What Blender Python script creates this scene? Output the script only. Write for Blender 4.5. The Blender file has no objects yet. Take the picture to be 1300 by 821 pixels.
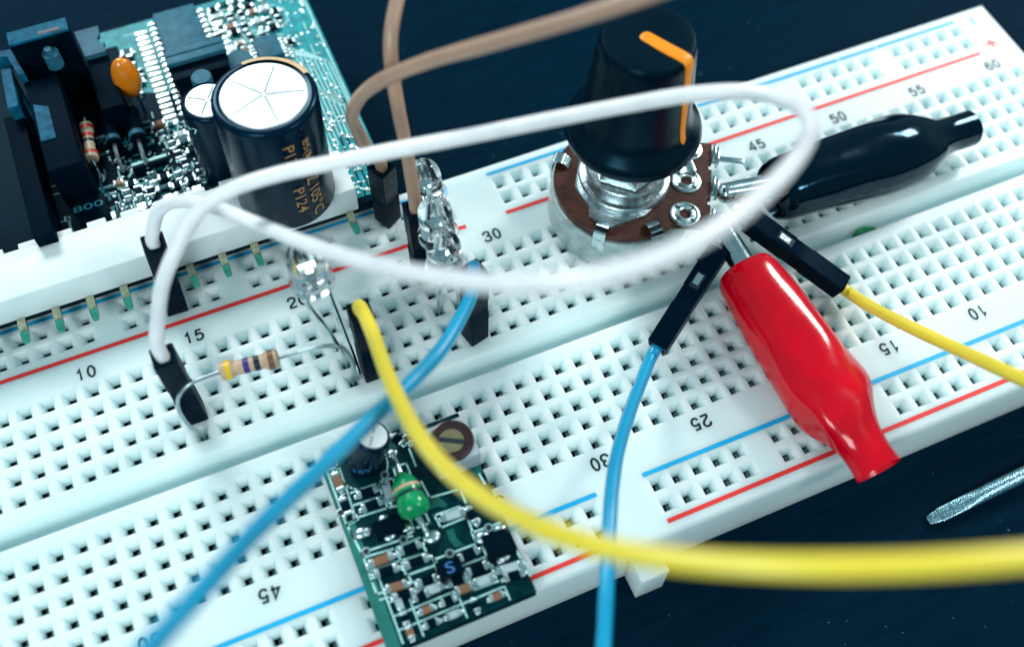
import bpy, bmesh, math, random
from mathutils import Vector, Matrix
random.seed(7)
C = bpy.context.scene.collection
PI = math.pi
P = 0.254                     # hole pitch in cm; 1 unit = 1 cm, breadboard top at z = 0
sc = bpy.context.scene
sc.unit_settings.scale_length = 0.01

# ------------------------------------------------------------------ camera (solved from the hole grid)
F = 1358.527; CX, CY = 650.0, 410.5
CAM = Vector((4.628969, -6.827605, 11.092352))
RT = Vector((0.9195852, -0.3924130, 0.0193687)).normalized()
DN = Vector((-0.3311694, -0.8007055, -0.4991969)).normalized()
FW = Vector((0.2114000, 0.4526397, -0.8662721)).normalized()
def at(u, v, z=0.0):
    d = RT * ((u - CX) / F) + DN * ((v - CY) / F) + FW
    return CAM + d * ((z - CAM.z) / d.z)
def hole(c, r, z=0.0):
    return Vector((c * P, -r * P, z))
cam_d = bpy.data.cameras.new('camera'); cam = bpy.data.objects.new('camera', cam_d); C.objects.link(cam)
cam.matrix_world = Matrix(((RT.x, -DN.x, -FW.x, CAM.x), (RT.y, -DN.y, -FW.y, CAM.y), (RT.z, -DN.z, -FW.z, CAM.z), (0, 0, 0, 1)))
cam_d.sensor_width = 36; cam_d.lens = F / 1300 * 36; cam_d.clip_start = 0.1; cam_d.clip_end = 500
cam_d.dof.use_dof = True; cam_d.dof.focus_distance = 12.45; cam_d.dof.aperture_fstop = 0.15
sc.camera = cam

# ------------------------------------------------------------------ materials
def mat(name, col, rough=0.5, metal=0.0, spec=0.5, noise=0.0, nscale=8.0, bump=0.0, bscale=40.0, coat=0.0,
        trans=0.0, ior=1.45, sss=0.0, sssr=0.15, rnoise=0.0, emit=None):
    m = bpy.data.materials.new(name); m.use_nodes = True
    nt = m.node_tree; n = nt.nodes; l = nt.links; b = n['Principled BSDF']
    b.inputs['Base Color'].default_value = (*col, 1); b.inputs['Roughness'].default_value = rough
    b.inputs['Metallic'].default_value = metal; b.inputs['Specular IOR Level'].default_value = spec
    b.inputs['Coat Weight'].default_value = coat; b.inputs['Coat Roughness'].default_value = 0.06
    b.inputs['Transmission Weight'].default_value = trans; b.inputs['IOR'].default_value = ior
    if sss:
        b.inputs['Subsurface Weight'].default_value = sss
        b.inputs['Subsurface Radius'].default_value = (0.8, 1.0, 1.0)
        b.inputs['Subsurface Scale'].default_value = sssr
    tc = n.new('ShaderNodeTexCoord')
    if noise or rnoise:
        t = n.new('ShaderNodeTexNoise'); t.inputs['Scale'].default_value = nscale; t.inputs['Detail'].default_value = 6
        l.new(tc.outputs['Object'], t.inputs['Vector'])
        if noise:
            r = n.new('ShaderNodeValToRGB')
            r.color_ramp.elements[0].position = 0.3; r.color_ramp.elements[1].position = 0.7
            r.color_ramp.elements[0].color = (*[c * (1 - noise) for c in col], 1)
            r.color_ramp.elements[1].color = (*[min(1, c * (1 + noise * 0.6)) for c in col], 1)
            l.new(t.outputs['Fac'], r.inputs['Fac']); l.new(r.outputs['Color'], b.inputs['Base Color'])
        if rnoise:
            mr = n.new('ShaderNodeMapRange'); mr.inputs['To Min'].default_value = max(0.02, rough - rnoise)
            mr.inputs['To Max'].default_value = min(1, rough + rnoise)
            l.new(t.outputs['Fac'], mr.inputs['Value']); l.new(mr.outputs['Result'], b.inputs['Roughness'])
    if bump:
        t2 = n.new('ShaderNodeTexNoise'); t2.inputs['Scale'].default_value = bscale; t2.inputs['Detail'].default_value = 4
        l.new(tc.outputs['Object'], t2.inputs['Vector'])
        bp = n.new('ShaderNodeBump'); bp.inputs['Strength'].default_value = bump; bp.inputs['Distance'].default_value = 0.02
        l.new(t2.outputs['Fac'], bp.inputs['Height']); l.new(bp.outputs['Normal'], b.inputs['Normal'])
    return m
M = {}
M['abs'] = mat('white_plastic', (0.71, 0.86, 0.87), 0.42, noise=0.03, nscale=1.2, bump=0.05, bscale=18, sss=1.0, sssr=0.30)
M['slot'] = mat('slot_dark', (0.004, 0.02, 0.028), 0.7)
M['contact'] = mat('contact_metal', (0.20, 0.30, 0.29), 0.5, 0.4)
M['ink'] = mat('black_ink', (0.004, 0.014, 0.026), 0.5)
M['inkred'] = mat('red_ink', (0.80, 0.035, 0.03), 0.45, noise=0.06, nscale=4)
M['inkblue'] = mat('blue_ink', (0.0, 0.40, 0.76), 0.45, noise=0.06, nscale=4)
M['black'] = mat('black_plastic', (0.0002, 0.0045, 0.011), 0.6, spec=0.05, noise=0.3, nscale=5, bump=0.12, bscale=60, rnoise=0.08)
M['lead'] = mat('tinned_lead', (0.40, 0.49, 0.52), 0.32, 0.9, noise=0.2, nscale=12)
M['score'] = mat('score_grey', (0.34, 0.44, 0.47), 0.6)
M['dupont'] = mat('connector_plastic', (0.0002, 0.0055, 0.015), 0.42, spec=0.08, noise=0.2, bump=0.10, bscale=45, rnoise=0.1)
M['knob'] = mat('knob_plastic', (0.0004, 0.0065, 0.014), 0.26, spec=0.3, bump=0.05, bscale=50, rnoise=0.08, nscale=3)
M['orange'] = mat('orange_paint', (0.95, 0.30, 0.006), 0.4, noise=0.05)
M['red'] = mat('red_vinyl', (0.66, 0.0, 0.012), 0.15, noise=0.14, nscale=2.5, bump=0.30, bscale=2.6, rnoise=0.06)
M['blackvinyl'] = mat('black_vinyl', (0.0002, 0.0045, 0.011), 0.10, spec=0.38, bump=0.25, bscale=2.6, rnoise=0.04)
M['steel'] = mat('nickel_steel', (0.62, 0.74, 0.76), 0.16, 1.0, noise=0.15, nscale=6, bump=0.05, bscale=30, rnoise=0.08)
M['tin'] = mat('tinned_can', (0.52, 0.62, 0.64), 0.30, 1.0, noise=0.30, nscale=9, bump=0.2, bscale=22, rnoise=0.12)
M['canw'] = mat('can_wall', (0.50, 0.60, 0.60), 0.42, 0.75, noise=0.25, nscale=7, bump=0.25, bscale=16, rnoise=0.1)
M['phenol'] = mat('phenolic', (0.055, 0.013, 0.005), 0.42, noise=0.55, nscale=10, bump=0.15, bscale=60)
M['solder'] = mat('solder', (0.55, 0.70, 0.71), 0.32, 1.0, bump=0.3, bscale=30, rnoise=0.1)
M['gold'] = mat('gold_pin', (0.62, 0.58, 0.40), 0.25, 1.0, noise=0.35, nscale=25, bump=0.15)
M['greencut'] = mat('green_tip', (0.10, 0.55, 0.38), 0.25, 0.6, noise=0.3, nscale=30)
M['wwhite'] = mat('white_insulation', (0.90, 0.91, 0.94), 0.30, noise=0.08, nscale=5, bump=0.08, bscale=12, sss=0.25, sssr=0.05)
M['wbrown'] = mat('brown_insulation', (0.44, 0.27, 0.19), 0.40, spec=1.0, noise=0.1, nscale=3, bump=0.06, bscale=15)
M['wyellow'] = mat('yellow_insulation', (0.88, 0.70, 0.055), 0.32, spec=0.8, noise=0.06, nscale=3, bump=0.06, bscale=15)
M['wblue'] = mat('blue_insulation', (0.0, 0.33, 0.58), 0.32, spec=0.7, noise=0.08, nscale=3, bump=0.06, bscale=15)
M['clear'] = mat('clear_resin', (1.0, 1.0, 1.0), 0.05, trans=1.0, ior=1.34)
M['housing'] = mat('white_nylon', (0.76, 0.86, 0.865), 0.5, noise=0.04, nscale=2, bump=0.08, bscale=20, sss=0.2, sssr=0.08)
M['mask'] = mat('dark_solder_mask', (0.0002, 0.010, 0.020), 0.5, spec=0.08, noise=0.5, nscale=5, bump=0.1, bscale=30, rnoise=0.1)
M['maskg'] = mat('green_solder_mask', (0.001, 0.026, 0.030), 0.35, spec=0.25, noise=0.5, nscale=7, bump=0.1, bscale=30, rnoise=0.1)
M['edgeg'] = mat('green_board_rim', (0.01, 0.16, 0.14), 0.45, noise=0.2)
M['pour'] = mat('teal_copper_pour', (0.0, 0.29, 0.33), 0.4, spec=0.2, noise=0.4, nscale=9, bump=0.15, bscale=30)
M['pourg'] = mat('green_copper_pour', (0.004, 0.11, 0.09), 0.35, noise=0.3)
M['silk'] = mat('silkscreen', (0.42, 0.78, 0.76), 0.6, noise=0.2, nscale=20)
M['silkdim'] = mat('teal_track', (0.02, 0.24, 0.30), 0.5, noise=0.3, nscale=20)
M['epoxy'] = mat('chip_epoxy', (0.0002, 0.006, 0.013), 0.5, spec=0.08, noise=0.3, nscale=12, bump=0.15, bscale=50)
M['chipgrey'] = mat('chip_top', (0.02, 0.125, 0.19), 0.5, spec=0.2, noise=0.3, nscale=8, bump=0.2, bscale=40)
M['sinkgrey'] = mat('anodised_bar', (0.003, 0.10, 0.18), 0.5, 0.0, spec=0.08, noise=0.5, nscale=10, bump=0.3, bscale=30)
M['alutop'] = mat('aluminium_top', (0.70, 0.80, 0.81), 0.40, 0.45, noise=0.05, nscale=4, bump=0.1, bscale=20)
M['sleeve'] = mat('dark_sleeve', (0.0003, 0.009, 0.024), 0.25, spec=0.3, noise=0.2, bump=0.05, bscale=20)
M['goldprint'] = mat('gold_print', (0.42, 0.24, 0.09), 0.5, noise=0.3, nscale=20)
M['tan'] = mat('tan_stripe', (0.75, 0.50, 0.28), 0.5, noise=0.1)
M['tantal'] = mat('orange_lacquer', (0.80, 0.22, 0.008), 0.16, noise=0.12, nscale=6, bump=0.15, bscale=9, coat=0.5)
M['resbody'] = mat('beige_resistor', (0.58, 0.40, 0.26), 0.4, noise=0.12, nscale=10)
M['resbeige2'] = mat('pale_resistor', (0.52, 0.44, 0.30), 0.4, noise=0.12, nscale=10)
M['bviolet'] = mat('violet_band', (0.05, 0.02, 0.22), 0.4)
M['bdark'] = mat('dark_band', (0.004, 0.016, 0.04), 0.4)
M['bbrown'] = mat('brown_band', (0.20, 0.09, 0.05), 0.4)
M['byellow'] = mat('yellow_band', (0.80, 0.50, 0.02), 0.35)
M['bred'] = mat('red_band', (0.55, 0.03, 0.03), 0.4)
M['green'] = mat('green_lacquer', (0.0, 0.30, 0.10), 0.25, noise=0.25, nscale=8, coat=0.2, bump=0.1, bscale=8)
M['brownsmd'] = mat('brown_ceramic', (0.22, 0.11, 0.06), 0.5, noise=0.1)
M['greysmd'] = mat('grey_ceramic', (0.38, 0.50, 0.54), 0.4, noise=0.1)
M['brass'] = mat('brass', (0.62, 0.50, 0.26), 0.3, 1.0, noise=0.2)
M['trimdark'] = mat('trimmer_dial', (0.035, 0.018, 0.02), 0.25, noise=0.2)
M['trimrim'] = mat('trimmer_case', (0.33, 0.40, 0.44), 0.45, noise=0.1)
M['blueprint'] = mat('blue_print', (0.03, 0.16, 0.40), 0.5)
M['tool'] = mat('tool_steel', (0.30, 0.52, 0.60), 0.26, 1.0, noise=0.35, nscale=30, bump=0.25, bscale=60, rnoise=0.1)
M['copperin'] = mat('copper_inside', (0.62, 0.38, 0.24), 0.3, 1.0, noise=0.2)

for k_ in ('black', 'dupont', 'knob', 'epoxy', 'sleeve', 'mask', 'maskg', 'blackvinyl'):
    M[k_].node_tree.nodes['Principled BSDF'].inputs['Specular Tint'].default_value = (0.22, 0.68, 1.0, 1)
def table_mat():
    m = bpy.data.materials.new('dark_table'); m.use_nodes = True
    nt = m.node_tree; n = nt.nodes; l = nt.links; b = n['Principled BSDF']
    tc = n.new('ShaderNodeTexCoord'); mp = n.new('ShaderNodeMapping'); mp.inputs['Scale'].default_value = (0.9, 7, 1)
    mp.inputs['Rotation'].default_value = (0, 0, 0.2)
    l.new(tc.outputs['Object'], mp.inputs['Vector'])
    t = n.new('ShaderNodeTexNoise'); t.inputs['Scale'].default_value = 1.2; t.inputs['Detail'].default_value = 9; t.inputs['Roughness'].default_value = 0.65
    l.new(mp.outputs['Vector'], t.inputs['Vector'])
    r = n.new('ShaderNodeValToRGB')
    r.color_ramp.elements[0].position = 0.32; r.color_ramp.elements[0].color = (0.0002, 0.0100, 0.0225, 1)
    r.color_ramp.elements[1].position = 0.75; r.color_ramp.elements[1].color = (0.0004, 0.0160, 0.0325, 1)
    l.new(t.outputs['Fac'], r.inputs['Fac'])
    # fine dust specks
    v = n.new('ShaderNodeTexNoise'); v.inputs['Scale'].default_value = 15; v.inputs['Detail'].default_value = 2
    l.new(tc.outputs['Object'], v.inputs['Vector'])
    vr = n.new('ShaderNodeValToRGB'); vr.color_ramp.elements[0].position = 0.745; vr.color_ramp.elements[1].position = 0.79
    l.new(v.outputs['Fac'], vr.inputs['Fac'])
    mx = n.new('ShaderNodeMix'); mx.data_type = 'RGBA'
    l.new(vr.outputs['Color'], mx.inputs['Factor']); l.new(r.outputs['Color'], mx.inputs[6]); mx.inputs[7].default_value = (0.05, 0.13, 0.17, 1)
    l.new(mx.outputs[2], b.inputs['Base Color']); b.inputs['Roughness'].default_value = 0.55
    b.inputs['Specular IOR Level'].default_value = 0.015
    bp = n.new('ShaderNodeBump'); bp.inputs['Strength'].default_value = 0.25; bp.inputs['Distance'].default_value = 0.03
    l.new(t.outputs['Fac'], bp.inputs['Height']); l.new(bp.outputs['Normal'], b.inputs['Normal'])
    return m
M['table'] = table_mat()

# ------------------------------------------------------------------ mesh builder
def frame_of(d):
    d = Vector(d).normalized()
    a = Vector((0, 0, 1)) if abs(d.z) < 0.95 else Vector((1, 0, 0))
    s = d.cross(a).normalized(); return d, s, s.cross(d).normalized()
class MB:
    def __init__(s): s.v = []; s.f = []; s.m = []; s.mats = []
    def mi(s, m):
        if m not in s.mats: s.mats.append(m)
        return s.mats.index(m)
    def add(s, vs, fs, m):
        o = len(s.v); k = s.mi(m)
        s.v += [tuple(v) for v in vs]; s.f += [tuple(i + o for i in f) for f in fs]; s.m += [k] * len(fs)
        return s
    def box(s, lo, hi, m, bev=0.0, mtx=None):
        lo, hi = Vector(lo), Vector(hi)
        if bev:
            b = bmesh.new(); bmesh.ops.create_cube(b, size=1)
            for v in b.verts: v.co = Vector([lo[i] + (v.co[i] + .5) * (hi[i] - lo[i]) for i in range(3)])
            bmesh.ops.bevel(b, geom=b.edges[:], offset=bev, segments=2, affect='EDGES', profile=0.6)
            b.verts.index_update()
            vs = [v.co.copy() for v in b.verts]; fs = [[v.index for v in f.verts] for f in b.faces]; b.free()
        else:
            vs = [Vector((x, y, z)) for x in (lo.x, hi.x) for y in (lo.y, hi.y) for z in (lo.z, hi.z)]
            fs = [(0, 1, 3, 2), (4, 6, 7, 5), (0, 4, 5, 1), (2, 3, 7, 6), (0, 2, 6, 4), (1, 5, 7, 3)]
        if mtx is not None: vs = [mtx @ v for v in vs]
        return s.add(vs, fs, m)
    def rings(s, rings, m, cap0=True, cap1=True, closed=True):
        n = len(rings[0]); vs = [v for r in rings for v in r]; fs = []
        for i in range(len(rings) - 1):
            for j in range(n if closed else n - 1):
                k = (j + 1) % n
                fs.append((i * n + j, i * n + k, (i + 1) * n + k, (i + 1) * n + j))
        if cap0: fs.append(tuple(reversed(range(n))))
        if cap1: fs.append(tuple((len(rings) - 1) * n + j for j in range(n)))
        return s.add(vs, fs, m)
    def cyl(s, p0, p1, r0, r1=None, m=None, n=20, caps=True):
        r1 = r0 if r1 is None else r1; p0, p1 = Vector(p0), Vector(p1)
        d, a, b = frame_of(p1 - p0)
        rg = [[p + (a * math.cos(2 * PI * j / n) + b * math.sin(2 * PI * j / n)) * r for j in range(n)] for p, r in ((p0, r0), (p1, r1))]
        return s.rings(rg, m, caps, caps)
    def lathe(s, prof, m, o=(0, 0, 0), axis=(0, 0, 1), n=48, cap0=False, cap1=False):
        o = Vector(o); d, a, b = frame_of(axis)
        if Vector(axis) == Vector((0, 0, 1)): a, b = Vector((1, 0, 0)), Vector((0, 1, 0))
        rg = [[o + d * z + (a * math.cos(2 * PI * j / n) + b * math.sin(2 * PI * j / n)) * max(r, 1e-5) for j in range(n)] for r, z in prof]
        return s.rings(rg, m, cap0, cap1)
    def prism(s, poly, z0, z1, m):
        n = len(poly)
        vs = [(x, y, z0) for x, y in poly] + [(x, y, z1) for x, y in poly]
        fs = [tuple(reversed(range(n))), tuple(range(n, 2 * n))] + [(i, (i + 1) % n, n + (i + 1) % n, n + i) for i in range(n)]
        return s.add(vs, fs, m)
    def blob(s, c, r, m, n=8, k=5, squash=(1, 1, 1)):
        c = Vector(c); rg = []
        for i in range(1, k):
            t = PI * i / k
            rg.append([c + Vector((math.sin(t) * math.cos(2 * PI * j / n) * squash[0], math.sin(t) * math.sin(2 * PI * j / n) * squash[1], -math.cos(t) * squash[2])) * r for j in range(n)])
        return s.rings(rg, m)
    def tube(s, pts, r, m, n=14, step=0.06, smooth=True):
        q = spline(pts, step) if smooth else [Vector(p) for p in pts]
        d, a, b = frame_of(q[1] - q[0]); rg = []
        for i, p in enumerate(q):
            t = (q[min(i + 1, len(q) - 1)] - q[max(i - 1, 0)]).normalized()
            a = (a - t * a.dot(t)).normalized(); b = t.cross(a)
            rr = r(i / (len(q) - 1)) if callable(r) else r
            rg.append([p + (a * math.cos(2 * PI * j / n) + b * math.sin(2 * PI * j / n)) * rr for j in range(n)])
        return s.rings(rg, m)
    def build(s, name, parent=None, smooth=38):
        me = bpy.data.meshes.new(name); me.from_pydata(s.v, [], s.f)
        for m in s.mats: me.materials.append(M[m])
        me.polygons.foreach_set('material_index', s.m)
        if smooth:
            me.polygons.foreach_set('use_smooth', [True] * len(s.f)); me.update()
            me.set_sharp_from_angle(angle=math.radians(smooth))
        me.update()
        b = bmesh.new(); b.from_mesh(me); bmesh.ops.recalc_face_normals(b, faces=b.faces[:]); b.to_mesh(me); b.free()
        o = bpy.data.objects.new(name, me); C.objects.link(o)
        if parent is not None:
            o.parent = parent; o.matrix_parent_inverse = parent.matrix_world.inverted() if parent.matrix_world else Matrix()
        return o
def spline(pts, step=0.06):
    q = [Vector(p) for p in pts]; q = [q[0] * 2 - q[1]] + q + [q[-1] * 2 - q[-2]]; out = []
    for i in range(1, len(q) - 2):
        a, b, c, d = q[i - 1:i + 3]
        # centripetal Catmull-Rom
        t0 = 0; t1 = t0 + max((b - a).length, 1e-4) ** .5; t2 = t1 + max((c - b).length, 1e-4) ** .5; t3 = t2 + max((d - c).length, 1e-4) ** .5
        n = max(2, int((c - b).length / step))
        for k in range(n):
            t = t1 + (t2 - t1) * k / n
            A1 = a * ((t1 - t) / (t1 - t0)) + b * ((t - t0) / (t1 - t0)); A2 = b * ((t2 - t) / (t2 - t1)) + c * ((t - t1) / (t2 - t1))
            A3 = c * ((t3 - t) / (t3 - t2)) + d * ((t - t2) / (t3 - t2))
            B1 = A1 * ((t2 - t) / (t2 - t0)) + A2 * ((t - t0) / (t2 - t0)); B2 = A2 * ((t3 - t) / (t3 - t1)) + A3 * ((t - t1) / (t3 - t1))
            out.append(B1 * ((t2 - t) / (t2 - t1)) + B2 * ((t - t1) / (t2 - t1)))
    out.append(q[-2]); return out
def thing(name, label, cat, loc, group=None):
    o = bpy.data.objects.new(name, None); C.objects.link(o); o.location = loc; o.empty_display_size = 0.3
    o['label'] = label; o['category'] = cat
    if group: o['group'] = group
    bpy.context.view_layer.update()
    return o
def text2d(body, height, width=None, thick=0.0):
    cu = bpy.data.curves.new('lettering', 'FONT'); cu.body = body; cu.size = 1; cu.align_x = 'CENTER'; cu.resolution_u = 4
    cu.offset = thick; o = bpy.data.objects.new('lettering', cu); C.objects.link(o); bpy.context.view_layer.update()
    me = bpy.data.meshes.new_from_object(o.evaluated_get(bpy.context.evaluated_depsgraph_get()))
    vs = [v.co.copy() for v in me.vertices]; fs = [tuple(p.vertices) for p in me.polygons]
    bpy.data.objects.remove(o); bpy.data.curves.remove(cu); bpy.data.meshes.remove(me)
    x0, x1 = min(v.x for v in vs), max(v.x for v in vs); y0, y1 = min(v.y for v in vs), max(v.y for v in vs)
    k = height / (y1 - y0); kx = k if width is None else width / (x1 - x0)
    return [Vector(((v.x - (x0 + x1) / 2) * kx, (v.y - (y0 + y1) / 2) * k, 0)) for v in vs], fs

# ------------------------------------------------------------------ table
tb = MB(); tb.box((-70, -70, -3.0), (90, 90, -0.852), 'table')
t = tb.build('table', smooth=0); t['kind'] = 'structure'

# ------------------------------------------------------------------ breadboard
XL, XR = -2.27 * P, 62.27 * P
YB, YF = 5.12 * P, -16.12 * P
bb = thing('breadboard', 'long white solderless breadboard with red and blue rail lines on the dark table', 'breadboard', (30 * P, -5.5 * P, -0.85))
g = MB()
D1, HB = 0.14, 0.85
ER = 0.07   # rounded edge
def cell(g, x, y):
    h = P / 2
    prof = [(h, 0), (0.102, 0), (0.092, -0.005), (0.078, -0.022), (0.058, -0.070), (0.041, -D1), (0.039, -D1 - 0.010)]
    rings = [[(x + sx * w, y + sy * w, z) for sx, sy in ((-1, -1), (1, -1), (1, 1), (-1, 1))] for w, z in prof]
    vs = [v for r in rings for v in r]; fs = []
    for i in range(len(rings) - 1):
        for j in range(4):
            k = (j + 1) % 4; fs.append((i * 4 + j, i * 4 + k, (i + 1) * 4 + k, (i + 1) * 4 + j))
    g.add(vs, fs, 'abs')
    w, z0, z1 = 0.038, -D1 - 0.012, -0.45
    v2 = [(x + sx * w, y + sy * w, z) for z in (z0, z1) for sx, sy in ((-1, -1), (1, -1), (1, 1), (-1, 1))]
    g.add(v2, [(0, 1, 5, 4), (2, 3, 7, 6), (3, 0, 4, 7), (1, 2, 6, 5), (4, 5, 6, 7)], 'slot')
    # the two spring leaves of the contact inside the hole
    g.add([(x + .003, y - .034, z0 - .030), (x + .036, y - .034, z0 - .010), (x + .036, y + .030, z0 - .010), (x + .003, y + .030, z0 - .030)], [(0, 1, 2, 3)], 'contact')
def flat(g, x0, x1, y0, y1, z=0.0, m='abs'):
    if x1 - x0 > 1e-6 and y1 - y0 > 1e-6: g.add([(x0, y0, z), (x1, y0, z), (x1, y1, z), (x0, y1, z)], [(0, 1, 2, 3)], m)
rows = {}
full = list(range(-1, 62))
for r in (0, 1, 2, 3, 4, 7, 8, 9, 10, 11): rows[float(r)] = [float(c) for c in full]
rail = [31.6 + 6 * k + i for k in range(5) for i in range(5)] + [28.4 - 6 * k - i for k in range(5) for i in range(5)]
for r in (-3.84, -2.84, 13.84, 14.84): rows[r] = sorted(rail)
xa, xb, ya, yb = XL + ER, XR - ER, YF + ER, YB - ER
chan0, chan1 = -4.98 * P, -6.02 * P
ys = yb
for r in sorted(rows):
    top, bot = -(r - .5) * P, -(r + .5) * P
    if r == 7.0:
        flat(g, xa, xb, chan0, ys)
        ys = chan1
    flat(g, xa, xb, top, ys)
    x = xa
    for c in rows[r]:
        flat(g, x, (c - .5) * P, bot, top); cell(g, c * P, -r * P); x = (c + .5) * P
    flat(g, x, xb, bot, top); ys = bot
flat(g, xa, xb, ya, ys)
# channel between the two halves (its walls and bottom), open at both ends
cz = -0.29
prof = [(chan0, 0), (chan0 - .012, -.006), (chan0 - .03, -.03), (chan0 - .05, -.12), (chan0 - .06, cz + .02), (chan0 - .075, cz), (chan1 + .01, cz), (chan1 + .004, -.01), (chan1, 0)]
g.rings([[(x, y, z) for y, z in prof] for x in (XL + .001, XR - .001)], 'abs', False, False, closed=False)
# rounded rim and the four side walls
def rim(inset, z): return [(XL + inset, YF + inset, z), (XR - inset, YF + inset, z), (XR - inset, YB - inset, z), (XL + inset, YB - inset, z)]
rr = [rim(ER, 0)] + [rim(ER - ER * math.sin(t), -ER * (1 - math.cos(t))) for t in (0.4, 0.8, 1.2, PI / 2)] + [rim(-.025, -.60), rim(-.03, -.80), rim(-.02, -HB)]
g.rings(rr, 'abs', False, True)
# interlocking tabs along the front edge
for x in (-1.0, 29.9, 58.0):
    g.box((x * P - .17, YF - .30, -HB), (x * P + .17, YF - .015, -.24), 'abs', 0.015)
body = g.build('board_body', bb, smooth=30)
M['abs']
def lineobj(name, segs, y, m, w=0.052):
    for x0, x1 in segs:
        q = MB(); q.box((x0 * P, y - w / 2, 0.0015), (x1 * P, y + w / 2, 0.0045), m); q.build(name, bb, smooth=0)
lineobj('rail_line', [(-1.2, 28.92), (31.12, 43.2), (43.35, 52.1), (52.2, 54.6), (54.68, 59.85)], 4.50 * P, 'inkblue', 0.046)
lineobj('rail_line', [(-1.2, 28.95), (31.12, 59.84)], 1.93 * P, 'inkred')
lineobj('rail_line', [(.2, 28.9), (31.15, 61.0)], -13.28 * P, 'inkblue')
lineobj('rail_line', [(.2, 28.0), (31.2, 61.0)], -15.56 * P, 'inkred')
q = MB(); q.box((60.88 * P - .015, 4.16 * P - .075, .0015), (60.88 * P + .015, 4.16 * P + .075, .0045), 'inkblue'); q.build('minus_sign', bb, smooth=0)
q = MB(); cx_, cy_ = 60.86 * P, 2.34 * P
q.box((cx_ - .02, cy_ - .085, .0015), (cx_ + .02, cy_ + .085, .0045), 'inkred'); q.box((cx_ - .085, cy_ - .02, .0055), (cx_ + .085, cy_ + .02, .007), 'inkred'); q.build('plus_sign', bb, smooth=0)
DG = {  # centre lines of the printed digits in a 0.62 x 1 box
 '0': [[(.31, 0, 1)]], '1': [[(.10, .74), (.24, .80), (.34, .98), (.34, 0)]],
 '2': [[(.03, .70), (.06, .86), (.17, .96), (.32, .98), (.47, .95), (.57, .84), (.58, .70), (.50, .54), (.30, .38), (.12, .22), (.05, .05)], [(.02, .04), (.61, .04)]],
 '3': [[(.05, .74), (.09, .88), (.20, .97), (.33, .98), (.46, .95), (.54, .84), (.54, .70), (.47, .58), (.36, .53), (.26, .525)], [(.26, .53), (.40, .52), (.52, .45), (.58, .32), (.56, .16), (.46, .05), (.31, .02), (.16, .05), (.06, .16), (.03, .28)]],
 '4': [[(.46, 0), (.46, .97), (.03, .29), (.62, .26)]], 
 '5': [[(.55, .94), (.15, .94), (.08, .48)], [(.07, .48), (.16, .58), (.30, .62), (.46, .58), (.57, .46), (.58, .30), (.51, .13), (.38, .03), (.24, .02), (.11, .08), (.04, .22)]],
 '6': [[(.56, .78), (.50, .92), (.35, .98), (.19, .93), (.09, .78), (.05, .55), (.05, .33), (.12, .12), (.24, .03), (.36, .02), (.50, .09), (.58, .24), (.57, .42), (.48, .56), (.34, .61), (.19, .57), (.08, .44), (.05, .33)]]}
def digit(q, ch, ox, oy, h, k, m, z, wd=.185):
    for st in DG[ch]:
        if len(st) == 1: pts = [Vector((.31 + .255 * math.sin(2 * PI * i / 36), .5 + .48 * math.cos(2 * PI * i / 36), 0)) for i in range(37)]
        elif len(st) <= 4: pts = [Vector((x, y, 0)) for x, y in st]
        else: pts = spline([(x, y, 0) for x, y in st], .04)
        L, Rr = [], []
        for i, p_ in enumerate(pts):
            a = (pts[i] - pts[i - 1]).normalized() if i else None; b = (pts[i + 1] - pts[i]).normalized() if i < len(pts) - 1 else None
            if len(st) == 1 and i in (0, 36): a = b = Vector((1, 0, 0))
            a = a or b; b = b or a; t_ = (a + b).normalized(); nr = Vector((-t_.y, t_.x, 0)) * (wd / 2 / max(.45, t_.dot(a)))
            L.append(p_ + nr); Rr.append(p_ - nr)
        n_ = len(pts); f_ = [(i, i + 1, n_ + i + 1, n_ + i) for i in range(n_ - 1)]
        q.add([(ox + v.x * h * k, oy + v.y * h * k, z) for v in L + Rr], f_, m); z += .0004
def number(n, col, row, flip):
    t_ = str(n); h = .148; w_ = .128; k = -1 if flip else 1; q = MB()
    for i, ch in enumerate(t_):
        x0 = (i - len(t_) / 2) * w_ + .015
        digit(q, ch, col * P + x0 * k, -row * P - h / 2 * k, h, k, 'ink', .004)
    q.build('column_number', bb, smooth=0)
for n in range(5, 61, 5):
    number(n, n - .05, -0.95, False)
    number(n, 60 - n - .3, 12.02, True)

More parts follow.
